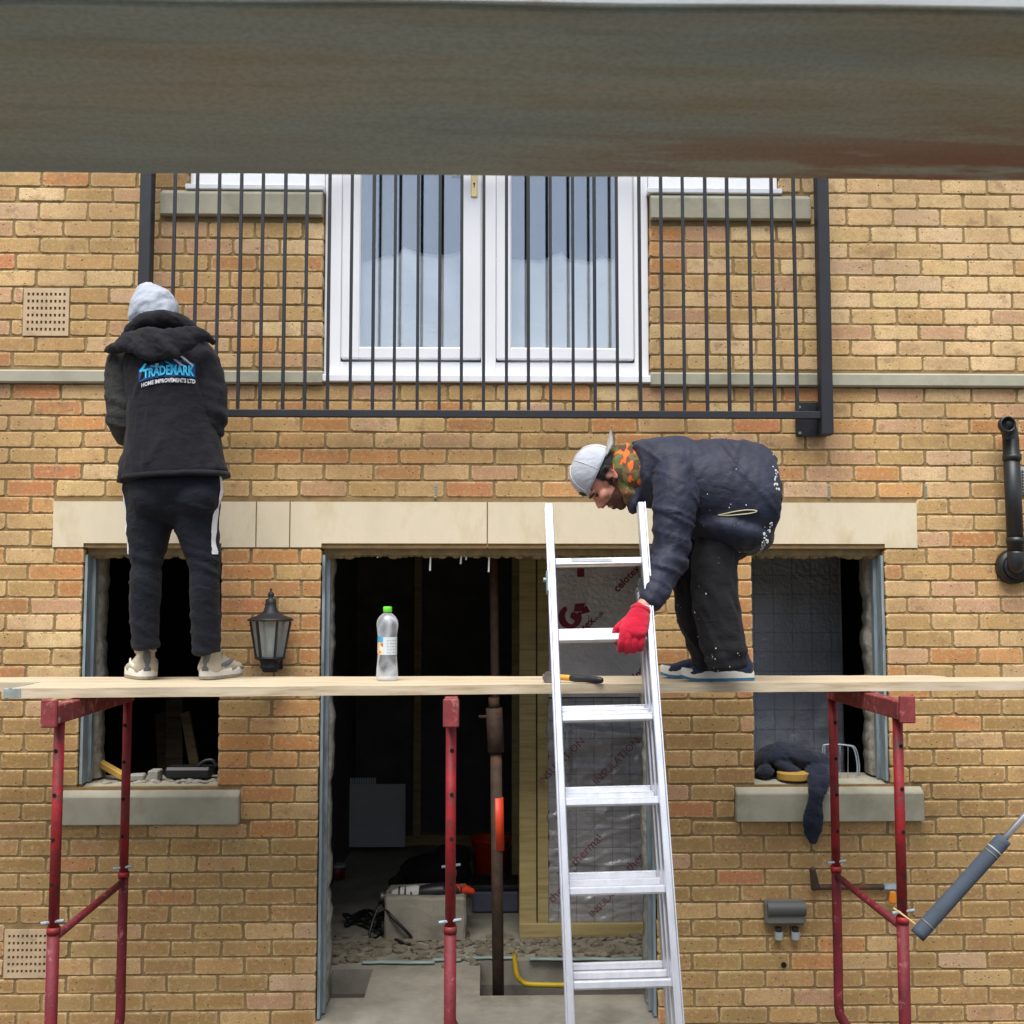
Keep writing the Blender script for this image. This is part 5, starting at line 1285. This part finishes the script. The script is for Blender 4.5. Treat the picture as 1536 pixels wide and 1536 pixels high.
# trousers
bm = BM()
ball(bm, q(1135, 738), (.10, .15, .10)); limb(bm, [q(1118, 765), q(1092, 800)], [(.15, .11), (.15, .11)], side=(0, 1, 0), seg=20)
for S, r_ in (([(1088, 802, -.07), (1074, 835, -.075), (1072, 870, -.08), (1075, 910, -.08), (1082, 950, -.08), (1087, 982, -.08), (1090, 1002, -.08)], (.085, .084, .086, .090, .086, .080, .074)),
              ([(1072, 802, .07), (1050, 835, .09), (1043, 870, .1), (1044, 915, .1), (1056, 955, .1), (1063, 980, .1), (1066, 996, .1)], (.085, .088, .086, .082, .076, .070, .066))):
    limb(bm, [q(*s) for s in S], [(r, r*1.05) for r in r_], seg=20, flat=True)
def wr4(p, n):
    low = math.exp(-((p.z-ZD-.10)/.07)**2)
    return folds(.014, 7, 7, 4, 1.2)(p, n)+crease(p, .85, .5, 10, 1.8, .012)+.012*low*noise.noise((p.x*9, p.y*9, p.z*32))
bt2 = fuse('trousers', bm, BLACKPANT, m2, .009, 3, wr4); t2 = bvh(bt2)
bm = BM()
for cx, cy, sx, sy, n_ in ((1016, 914, 3, 6, 10), (1052, 918, 8, 5, 9), (1078, 834, 3, 5, 6), (1072, 985, 4, 4, 12), (1075, 992, 12, 6, 14), (1108, 985, 5, 4, 6), (1070, 960, 12, 12, 8), (1060, 880, 12, 18, 8)):
    for k in range(n_//3):
        h = cast(random.gauss(cx, sx), random.gauss(cy, sy), t2, .0006)
        if h: s = random.uniform(.0009, .003); ball(bm, h, (s, .001, s*random.uniform(.6, 1.6)), seg=6)
tag(obj('paint_spots', bm, WHITEBITS, bt2), kind='stuff')
shoe(m2, on_z(1130, 1021.5, ZD)+Vector((0, .02, .001)), (-1, -.10, 0), .285, .105, NAVYSHOE, WHITERUBBER, None, high=.095, band=BLUERUBBER)
shoe(m2, on_z(1096, 1017, ZD)+Vector((0, .02, .001)), (-1, -.06, 0), .285, .105, NAVYSHOE, WHITERUBBER, None, high=.095, band=BLUERUBBER)
# gloved hands: the left closes round the rung, the right steadies the rear stile
zr = rung0-.273; rc = p_bot+axis*((zr-p_bot.z)/axis.z); rc.x = at(946, 951, rc.y).x
Wp = q(961, 916, -.335); bm = BM()
K = Vector((rc.x+.004, rc.y-.034, rc.z+.022))
limb(bm, [Wp, Wp.lerp(K, .3), Wp.lerp(K, .7), K], [(.036, .032), (.043, .033), (.049, .027), (.048, .021)], side=(1, 0, .25), seg=16)
for i, (dx, L) in enumerate(zip((-.037, -.0125, .012, .036), (.95, 1.06, 1.02, .86))):
    b = K+Vector((dx, -.002, .006*(-1 if i in (0, 3) else 1)))
    limb(bm, [b+Vector((0, .008, .02)), b, Vector((rc.x+dx-.003, rc.y-.040, rc.z-.014)), Vector((rc.x+dx-.004, rc.y-.026, rc.z-.040*L)), Vector((rc.x+dx-.003, rc.y+.004, rc.z-.042*L)), Vector((rc.x+dx, rc.y+.022, rc.z-.026))], [.0112, .0122, .0120, .0118, .0112, .0095], seg=10, sub=3)
limb(bm, [Wp.lerp(K, .35)+Vector((-.03, .02, 0)), Vector((rc.x-.045, rc.y+.012, rc.z+.034)), Vector((rc.x-.052, rc.y+.030, rc.z+.008)), Vector((rc.x-.046, rc.y+.028, rc.z-.014))], [.0145, .0145, .013, .0115], seg=10, sub=3)
fuse('glove', bm, GLOVE, m2, .0036, 1, folds(.0016, 40, 40, 40))
bm = BM(); d_ = (K-Wp).normalized(); limb(bm, [Wp-d_*.004, Wp+d_*.012], [(.0395, .0345), (.0405, .034)], side=(1, 0, .25), seg=18, flat=True, sub=2); obj('glove_cuff', bm, GLOVE, m2, True)
bm = BM(); limb(bm, [Wp-d_*.014+Vector((-.028, -.026, -.006)), Wp-d_*.02+Vector((.002, -.036, .003)), Wp-d_*.022+Vector((.034, -.022, -.008))], [.0035]*3, seg=8); obj('wrist_band', bm, WHITECLOTH, m2, True)
W2_ = q(962, 915, -.17); bm = BM(); hand(bm, W2_, Vector((-.35, -.5, -.8)), (-.6, .2, .1), (.7, 1.0, .8), 1.05, False); fuse('glove', bm, GLOVE, m2, .005, 2)
# ------------------------------------------------------------------ inside the gutted rooms
def zone(px, py, Y): return at(px, py, Y)
# stud partition with foil-faced boards behind the ladder
YI = 1.22
fb_ = thing('foil_board', 'foil faced insulation board with red print standing behind the ladder', 'insulation', (at(900, 1040, YI).x, YI, at(900, 1040, YI).z))
x0, x1 = at(822, 1000, YI).x, at(1010, 1000, YI).x; zt_, zm, zb_ = at(900, 848, YI).z, at(900, 1046, YI).z, at(900, 1385, YI).z
bm = BM(); box(bm, (x0, YI, zm), (x1, YI+.05, zt_), .004); obj('foam_panel', bm, FOIL, fb_)
f2 = thing('foil_sheet', 'crinkled gridded foil sheeting below the boards behind the ladder', 'insulation', (x0, YI, zb_))
bm = BM(); nx_, nz_ = 60, 110; G = []
for i in range(nx_+1):
    row = []
    for j in range(nz_+1):
        t, s = i/nx_, j/nz_; x = x0-.006+(x1-x0)*t; z_ = zb_+(zm-.004-zb_)*s
        edge = .018*noise.noise((s*17, 1, 2))+.012*noise.noise((s*60, 4, 2)) if i == 0 else 0
        dy = .010*noise.noise((t*3+s*1.5, s*14, 1))+.006*noise.noise((t*5, s*40, 7))+.034*math.exp(-((s-.76-.12*t)/.035)**2)*(.4+t)+.02*math.exp(-((s-.88+.06*t)/.02)**2)+.007*abs(noise.noise((t*9+s*7, s*30, 4)))+.010*max(0, 1-abs(noise.noise((t*2.2+3, s*13, 6)))*9)+.014*math.exp(-((t-.16)/.02)**2)
        row.append(bm.verts.new((x+edge, YI-.004-dy, z_)))
    G.append(row)
for i in range(nx_):
    for j in range(nz_): bm.faces.new((G[i][j], G[i+1][j], G[i+1][j+1], G[i][j+1]))
bmesh.ops.solidify(bm, geom=bm.faces[:], thickness=.004); fs_ = obj('sheet', bm, FOILGRID, f2, True)
def diag(s, px, py, size, m, par, Y, ang=45, bold=.02):
    c = at(px, py, Y); a = R(ang)
    return text_on('print', s, lambda u, v: Vector((c.x+size*(u*math.cos(a)-v*math.sin(a)), Y, c.z+size*(u*math.sin(a)+v*math.cos(a)))), m, par, bold)
YP_ = YI-.003
for s, px, py, sz in (('celotex', 872, 946, .062), ('celotex', 958, 1010, .062), ('celotex', 940, 868, .062)): diag(s, px, py, sz, REDPRINT, fb_, YP_)
for px, py in ((889, 935), (980, 998), (957, 856)): diag('co.uk', px+8, py-10, .035, REDPRINT2, fb_, YP_)
bm = BM(); c = at(855, 926, YP_); n = 28
for k in range(n):
    a0, a1 = R(110+280*k/n), R(110+280*(k+1)/n)
    w0, w1 = .030+.020*abs(math.sin(R(k*10))), .030+.020*abs(math.sin(R((k+1)*10)))
    A = [(.066, a0), (.066, a1), (.066-w1*.8, a1), (.066-w0*.8, a0)]
    bm.faces.new([bm.verts.new((c.x+r*math.cos(a), YP_, c.z+r*math.sin(a))) for r, a in A])
for P in ([(.02, .03), (.075, .035), (.085, .08), (.03, .075)], [(.055, .015), (.115, .03), (.09, .07)], [(.0, .0), (.03, -.02), (.035, .025), (.01, .03)]):
    bm.faces.new([bm.verts.new((c.x+a, YP_-.001, c.z+b)) for a, b in P])
obj('print_emblem', bm, REDPRINT, fb_)
bm = BM(); n = 30
for k in range(n):
    a0, a1 = R(180+190*k/n), R(180+190*(k+1)/n); bm.faces.new([bm.verts.new((c.x+.01+r*math.cos(a), YP_, c.z-.005+r*math.sin(a))) for r, a in ((.098, a0), (.098, a1), (.094, a1), (.094, a0))])
obj('print_ring', bm, REDPRINT2, fb_)
bm = BM(); c = at(871, 858, YP_); box(bm, (c.x-.02, YP_-.001, c.z-.028), (c.x+.02, YP_, c.z+.02)); obj('print_mark', bm, REDPRINT, fb_)
st_ = bvh(fs_)
def sheet_text(s, px, py, size, ang=45):
    a = R(ang)
    def f(u, v):
        x, y = px+size*(u*math.cos(a)-v*math.sin(a)), py-size*(u*math.sin(a)+v*math.cos(a))
        return cast(x, y, st_, .004) or at(x, y, YI-.03)
    me = text_on('print', s, f, REDPRINT2, f2, .004); return me
for s, px, py, sz in (('INSULATION', 925, 1142, 16), ('INSULATION', 842, 1142, 16), ('thermal', 880, 1275, 19), ('thermal', 962, 1284, 19), ('thermal', 846, 1330, 19), ('INSULATION', 915, 1345, 14)): sheet_text(s, px, py, sz)
pf = thing('timber_partition', 'raw timber studs and sole plate beside the foil sheeting in doorway', 'stud wall', (at(800, 1380, YI).x, YI, FZ))
for a, b, y0 in ((779, 804, YI-.02), (806, 822, YI-.012)):
    bm = BM(); box(bm, (at(a, 1000, y0).x, y0, FZ+.04), (at(b, 1000, y0).x, y0+.09, 2.43), .002); obj('stud', bm, STUD, pf)
bm = BM(); box(bm, (at(779, 1395, YI-.03).x, YI-.03, FZ), (x1+.3, YI+.06, FZ+.075), .003); obj('sole_plate', bm, STUD, pf)
bm = BM(); box(bm, (x0+.02, YI+.055, zb_), (x1+.6, YI+.1, 2.43)); obj('backing_board', bm, DARKWALL, pf)
fr = thing('rear_studwork', 'thin upright timber stud and floor rail at back of dark room', 'stud wall', (at(626, 1250, 3.5).x, 3.5, FZ))
bm = BM(); box(bm, (at(621, 1000, 3.5).x, 3.5, FZ+.07), (at(632, 1000, 3.5).x, 3.58, 2.43)); obj('stud', bm, STUD, fr)
bm = BM(); box(bm, (at(600, 1000, 3.5).x, 3.49, FZ), (at(778, 1000, 3.5).x, 3.59, FZ+.07)); obj('rail', bm, STUD, fr)
bm = BM(); box(bm, (at(768, 1000, 2.2).x, 2.2, FZ), (at(778, 1000, 2.2).x, 2.27, 2.43)); obj('stud', bm, STUD, fr)
# steel prop
YS = .42; pr_ = thing('steel_prop', 'rusty adjustable steel prop standing in broken floor pit', 'prop', (at(749, 1490, YS).x, YS, -.03))
pa = lambda py, px: at(px, py, YS)
bm = BM(); cyl(bm, (pa(1300, 748).x, YS, -.03), pa(1130, 744), .028, 14); obj('outer_tube', bm, RUST, pr_, True)
bm = BM(); cyl(bm, pa(1130, 744), (pa(830, 739).x, YS, 2.43), .021, 14); obj('inner_tube', bm, RUST, pr_, True)
bm = BM(); cyl(bm, pa(1128, 744), pa(1062, 741), .040, 14); cyl(bm, pa(1062, 741), pa(1046, 741), .027, 14); cyl(bm, pa(1075, 741)-Vector((.075, 0, 0)), pa(1075, 741)+Vector((.03, 0, 0)), .008, 8); obj('adjusting_collar', bm, RUST, pr_, True)
bm = BM(); c = Vector((pa(1300, 748).x, YS, -.03)); box(bm, c-Vector((.07, .07, 0)), c+Vector((.07, .07, .008))); obj('base_plate', bm, RUST, pr_)
bm = BM(); cyl(bm, pa(1275, 748)+Vector((-.002, -.0, 0)), pa(1196, 746), .0295, 14); obj('red_paint_band', bm, ORANGE, pr_, True)
# ribbed panel on the back wall
YB = 3.25; pn = thing('ribbed_panel', 'pale grey ribbed panel leaning against the back wall by doorway edge', 'panel', at(550, 1272, YB))
a, b = at(484, 1271, YB), at(608, 1176, YB); zt2 = at(540, 1167, YB).z; xm = at(564, 1170, YB).x
bm = BM(); n = 34
for k in range(n):
    xa, xb = a.x+(b.x-a.x)*k/n, a.x+(b.x-a.x)*(k+.72)/n; box(bm, (xa, YB, a.z), (xb, YB+.012, zt2 if xb < xm else b.z))
obj('ribs', bm, GREYPANEL, pn); bm = BM(); box(bm, (a.x, YB+.005, a.z+.002), (b.x, YB+.02, b.z-.003)); obj('sheet', bm, GREYPANEL, pn)
# concrete block with breaker on it
cb = on_z(575, 1414, FZ); ce = on_z(699, 1414, FZ); Yc = cb.y; zt3 = at(600, 1347, Yc).z
blk = thing('concrete_block', 'rough concrete block on the floor behind the middle trestle', 'block', (cb.x, Yc, FZ))
bm = BM(); box(bm, (cb.x, Yc, FZ), (ce.x, Yc+.3, zt3), .012)
bmesh.ops.subdivide_edges(bm, edges=bm.edges[:], cuts=4, use_grid_fill=True)
for v in bm.verts: v.co += Vector((noise.noise(v.co*9), noise.noise(v.co*9+Vector((5, 0, 0))), noise.noise(v.co*9+Vector((0, 5, 0)))))*.012
obj('block', bm, CONC, blk)
dr = thing('power_breaker', 'white and black breaker drill with orange end lying on concrete block', 'power tool', at(640, 1340, Yc+.1)); Yd = Yc+.1
u = lambda px, py, dy=0: at(px, py, Yd+dy)
bm = BM(); limb(bm, [u(622, 1340), u(640, 1338), u(664, 1336), u(684, 1336)], [.03, .042, .045, .036], seg=12); obj('motor_housing', bm, DARKPLASTIC, dr, True)
bm = BM(); limb(bm, [u(592, 1341), u(605, 1339), u(624, 1338)], [.024, .032, .038], seg=12); obj('gear_case', bm, WHITEBITS, dr, True)
bm = BM()
for px in (598, 607, 616): cyl(bm, u(px, 1340), u(px+2.5, 1340), .0385, 12)
obj('vent_ring', bm, DARKPLASTIC, dr, True)
bm = BM(); limb(bm, [u(574, 1345), u(592, 1341)], [.016, .02], seg=10); cyl(bm, u(571, 1346), u(577, 1344), .026, 10); obj('chuck', bm, STEELH, dr, True)
bm = BM(); limb(bm, [u(684, 1334), u(697, 1334), u(708, 1337)], [.03, .026, .018], seg=10); obj('handle', bm, ORANGE, dr, True)
bm = BM(); P = [u(573, 1350), u(566, 1362), (on_z(562, 1392, FZ).x, Yc-.0, FZ+.01)]
for k in range(30):
    a = k*.55; c = on_z(560+(10*math.sin(k*1.7)), 1386+6*math.sin(k*2.3), FZ); P.append((c.x+(.13+.02*math.sin(k))*math.cos(a), c.y+(.10+.015*math.cos(k*1.3))*math.sin(a), FZ+.012+.0012*k))
c2 = on_z(600, 1418, FZ); P += [(c2.x+.02, c2.y, FZ+.01), (on_z(615, 1412, FZ).x, on_z(615, 1412, FZ).y, FZ+.01), (on_z(618, 1398, FZ).x, Yc-.03, FZ+.05), u(585, 1372, -.12), u(573, 1352)]
tube(bm, P, .009, 7, 3); obj('cable', bm, DARKPLASTIC, dr, True)
# buckets, bag, boxes
bc = on_z(736, 1316, FZ); bk = thing('bucket', 'orange bucket behind the steel prop at back of room', 'bucket', bc)
bm = BM(); lathe(bm, bc, [(.10, 0), (.13, .24), (.138, .25), (.138, .265), (.128, .265), (.12, .24), (.095, .01)], 24); obj('pail', bm, ORANGE, bk, True)
bm = BM(); tube(bm, [bc+Vector((.135*math.cos(R(t)), -.02-.05*math.sin(R(t)), .25-.1*math.sin(R(t)))) for t in range(0, 181, 20)], .004, 6); obj('bail', bm, STEELH, bk, True)
bg_ = on_z(655, 1346, FZ); bag = thing('tool_bag', 'slumped dark bag of tools on floor behind the block', 'bag', (bg_.x, bg_.y+.3, FZ))
bm = BM(); ball(bm, (bg_.x-.02, bg_.y+.3, FZ+.09), (.24, .16, .11)); ball(bm, (bg_.x+.08, bg_.y+.3, FZ+.17), (.13, .1, .09)); limb(bm, [(bg_.x-.2, bg_.y+.3, FZ+.06), (bg_.x-.3, bg_.y+.25, FZ+.02)], [.06, .02]); fuse('bag_body', bm, mat('dark_canvas', (.016, .015, .016), .9, var=.4, bst=.4), bag, .014, 2, folds(.02, 8, 8, 10))
bx = on_z(708, 1371, FZ); by = on_z(780, 1371, FZ); tb = thing('toolbox', 'blue grey plastic toolbox on floor beside the steel prop', 'toolbox', bx)
bm = BM(); box(bm, (bx.x, bx.y, FZ), (by.x, bx.y+.25, FZ+.13), .015); obj('box', bm, mat('blue_grey_plastic', lin(86, 92, 108), .6, var=.15, bst=.1), tb)
bm = BM(); box(bm, (bx.x-.006, bx.y-.006, FZ+.132), (by.x+.006, bx.y+.256, FZ+.165), .01); obj('lid', bm, DARKPLASTIC, tb)
bm = BM(); tube(bm, [(bx.x+.09, bx.y+.12, FZ+.165), (bx.x+.1, bx.y+.12, FZ+.2), (by.x-.1, bx.y+.12, FZ+.2), (by.x-.09, bx.y+.12, FZ+.165)], .01, 8, 2); obj('handle', bm, DARKPLASTIC, tb, True)
rc_ = on_z(505, 1318, FZ); rp_ = thing('paint_pot', 'small red pot with pale lid by the left doorway jamb', 'pot', rc_)
bm = BM(); lathe(bm, rc_, [(.05, 0), (.055, .002), (.058, .075), (.05, .08)], 18); obj('pot', bm, mat('red_pot', lin(120, 22, 28), .5, bst=0), rp_, True); bm = BM(); lathe(bm, rc_, [(.06, .078), (.06, .092), (.052, .096)], 18); obj('lid', bm, PALEGREY, rp_, True)
# yellow gas pipe
gp = thing('gas_pipe', 'yellow gas pipe bent across the floor pit behind ladder', 'pipe', on_z(775, 1450, FZ))
z_ = FZ+.01; P = [on_z(771, 1432, z_), on_z(773, 1448, z_), on_z(776, 1464, z_-.02), on_z(784, 1473, z_-.02), on_z(800, 1477, z_-.02), on_z(880, 1478, z_-.02), on_z(1010, 1478, z_-.02)]
bm = BM(); tube(bm, P, .0125, 10, 4); obj('pipe', bm, YELLOWPIPE, gp, True)
OLDSTUD = wood_mat('dull_old_timber', lin(96, 82, 56), lin(112, 96, 68), lin(70, 58, 40), lin(62, 54, 40), .9)
# left window: leaning timbers, things along the inner sill
for px0, px1, y, lab_, w_ in ((262, 262, .9, 'upright rough board leaning inside the left window', .09), (243, 250, .95, 'narrow dark plank leaning inside the left window', .07), (278, 305, .8, 'slanting timber length leaning inside the left window', .05)):
    t = thing('leaning_timber', lab_, 'timber', at(px1, 1180, y), 'timbers leaning inside the left window'); bm = BM(); p = at(px1, 1215, y-.12); p2 = at(px0, 1070 if px0 != px1 else 1040, y+.15)
    bar(bm, p, p2, w_, .03, up=(0, 1, 0), bev=.003); obj('plank', bm, DARKTIMBER if px0 != 278 else OLDSTUD, t)
shell('inner_sill', (WL[0]+.01, .101, WL[2]-.06), (WL[1], .33, WL[2]-.001), CONC); shell('inner_sill', (WR[0], .101, WR[2]-.06), (WR[1]-.01, .33, WR[2]-.001), CONC)
zs_ = WL[2]; S = lambda px, Y: Vector((at(px, 1175, Y).x, Y, zs_))
t = thing('wood_offcut', 'yellowish wood offcut lying at left end of the left window sill', 'offcut', S(165, .2)); bm = BM(); bar(bm, S(146, .24)+Vector((0, 0, .075)), S(186, .15)+Vector((0, 0, .02)), .035, .03, bev=.004); obj('offcut', bm, OCHRE, t)
PALEBITS = mat('dusty_white_packaging', lin(150, 148, 140), .8, var=.2, ns=30, bst=.2)
t = thing('packet', 'crumpled white packet on the left window sill behind red leg', 'packet', S(205, .14)); bm = BM(); bar(bm, S(194, .14)+Vector((0, 0, .018)), S(218, .15)+Vector((0, 0, .02)), .06, .03, bev=.006); obj('wrapper', bm, PALEBITS, t)
t = thing('carton', 'small white carton beside the dark tool on left window sill', 'carton', S(232, .13)); bm = BM(); box(bm, S(221, .12)+Vector((0, 0, .002)), S(244, .20)+Vector((0, 0, .05)), .004); obj('box', bm, PALEBITS, t)
t = thing('black_tool_case', 'low black tool case at right end of the left window sill', 'tool case', S(285, .16)); bm = BM(); box(bm, S(245, .15)+Vector((0, 0, .01)), S(324, .26)+Vector((0, 0, .06)), .012); obj('case', bm, DARKPLASTIC, t)
bm = BM(); tube(bm, [S(296, .17)+Vector((0, 0, .06)), S(305, .17)+Vector((0, 0, .085)), S(318, .17)+Vector((0, 0, .09)), S(324, .17)+Vector((0, 0, .06))], .009, 8); obj('handle', bm, DARKPLASTIC, t, True)
bm = BM()
for k in range(60):
    p = S(random.choice((random.uniform(150, 325), random.uniform(262, 325))), random.uniform(.07, .14)); s = random.uniform(.005, .014); r_ = bmesh.ops.create_icosphere(bm, subdivisions=1, radius=s)
    for v in r_['verts']: v.co = Vector((v.co.x*1.4, v.co.y, v.co.z*.7))*random.uniform(.7, 1.3)+p+Vector((0, 0, s*.4))
tag(obj('sill_rubble', bm, RAGGED, house), kind='stuff')
# right window: dull foil sheet, cloth, hoop, round offcut
YW = .75; fw = thing('foil_lining', 'dull blue foil lining hanging inside the right window', 'insulation', at(1190, 1150, YW))
bm = BM(); nx_, nz_ = 40, 50; G = []; xa, xb = at(1110, 1000, YW).x, at(1264, 1000, YW).x; za, zb2 = at(1190, 1200, YW).z, 2.43
for i in range(nx_+1):
    row = []
    for j in range(nz_+1):
        t, s = i/nx_, j/nz_; low = max(0, 1-s*2.4)
        row.append(bm.verts.new((xa+(xb-xa)*t, YW+.012*noise.noise((t*4, s*3, 3))+.03*low*noise.noise((t*9, s*22, 3))+.02*low*abs(noise.noise((t*16, s*30, 9))), za+(zb2-za)*s)))
    G.append(row)
for i in range(nx_):
    for j in range(nz_): bm.faces.new((G[i][j], G[i+1][j], G[i+1][j+1], G[i][j+1]))
bmesh.ops.solidify(bm, geom=bm.faces[:], thickness=.004); obj('sheet', bm, FOILBLUE, fw, True)
zs2 = WR[2]; S2 = lambda px, Y, dz=0: Vector((at(px, 1170, Y).x, Y, zs2+dz))
ck = thing('dark_jacket', 'navy jacket bundled on right window sill with one sleeve hanging down', 'jacket', S2(1190, .15))
bm = BM(); limb(bm, [S2(1138, .22, .06), S2(1160, .2, .10), S2(1185, .19, .105), S2(1210, .17, .085), S2(1232, .15, .07)], [(.07, .04), (.10, .05), (.11, .05), (.10, .05), (.06, .045)], side=(0, 1, 0), seg=14)
for k in range(9):
    c = S2(random.uniform(1145, 1235), random.uniform(.09, .2), random.uniform(.03, .10)); ball(bm, c, (random.uniform(.04, .07), .05, random.uniform(.018, .032)), Matrix.Rotation(random.uniform(-.5, .5), 3, 'Y'))
limb(bm, [S2(1226, .12, .06), S2(1226, .06, .045), at(1225, 1179, -.012), at(1224, 1192, -.048), at(1222, 1215, -.052), at(1219, 1240, -.050), at(1221, 1264, -.045)], [(.06, .03), (.055, .02), (.040, .016), (.036, .013), (.041, .013), (.044, .013), (.018, .008)], seg=16)
limb(bm, [S2(1238, .1, .05), at(1239, 1172, -.02), at(1238, 1190, -.05)], [(.03, .015), (.020, .01), (.010, .006)], seg=10)
fuse('cloth', bm, DENIM, ck, .0062, 3, folds(.011, 14, 12, 18, .8))
ro = thing('round_offcut', 'round wooden offcut under the navy jacket on right window sill', 'offcut', S2(1192, .1))
bm = BM(); lathe(bm, S2(1190, .075, .01), [(.07, 0), (.074, .004), (.074, .03), (.07, .034)], 26); obj('disc', bm, OCHRE, ro)
hp = thing('wire_hoop', 'rounded wire rack standing in right window behind red trestle leg', 'rack', S2(1262, .2))
bm = BM()
for dx, Yh in ((0, .16), (3, .22)):
    P = [(1236+dx, 1168), (1234+dx, 1125), (1240+dx, 1117), (1270+dx, 1118), (1281+dx, 1124), (1286+dx, 1150), (1284+dx, 1168), (1278+dx, 1172), (1240+dx, 1172)]
    tube(bm, [at(a, b, Yh) for a, b in P], .0038, 6, 4)
for px in (1248, 1260, 1272): tube(bm, [at(px, 1119, .16), at(px, 1145, .18), at(px, 1171, .16)], .0016, 5, 2)
obj('wire', bm, GALV, hp, True)
# bare tree out in front (seen mirrored in the upper glass)
tr_ = thing('bare_tree', 'bare leafless tree mirrored in the lower left of upper glass', 'tree', (-2.2, -8.4, 0)); random.seed(4)
bm = BM(); bt_ = BM()
def grow(p, d, L, r, lev):
    e = p+d*L; mid = p+d*L*.5+Vector((random.uniform(-.05, .05), random.uniform(-.05, .05), 0))*L
    limb(bm if lev < 2 else bt_, [p, mid, e], [r, r*.85, r*.68], seg=6 if lev < 3 else 4, sub=2, flat=True)
    if lev >= 5: return
    for k in range(3 if lev < 3 else 2):
        nd_ = (d+Vector((random.uniform(-.8, .8), random.uniform(-.8, .8), random.uniform(-.1, .5)))).normalized(); grow(p.lerp(e, random.uniform(.6, 1)), nd_, L*random.uniform(.62, .82), r*.6, lev+1)
grow(Vector((-2.2, -8.4, 0)), Vector((0, 0, 1)), 1.9, .09, 0)
obj('trunk', bm, BARK, tr_, True); obj('branches', bt_, BARK, tr_, True)
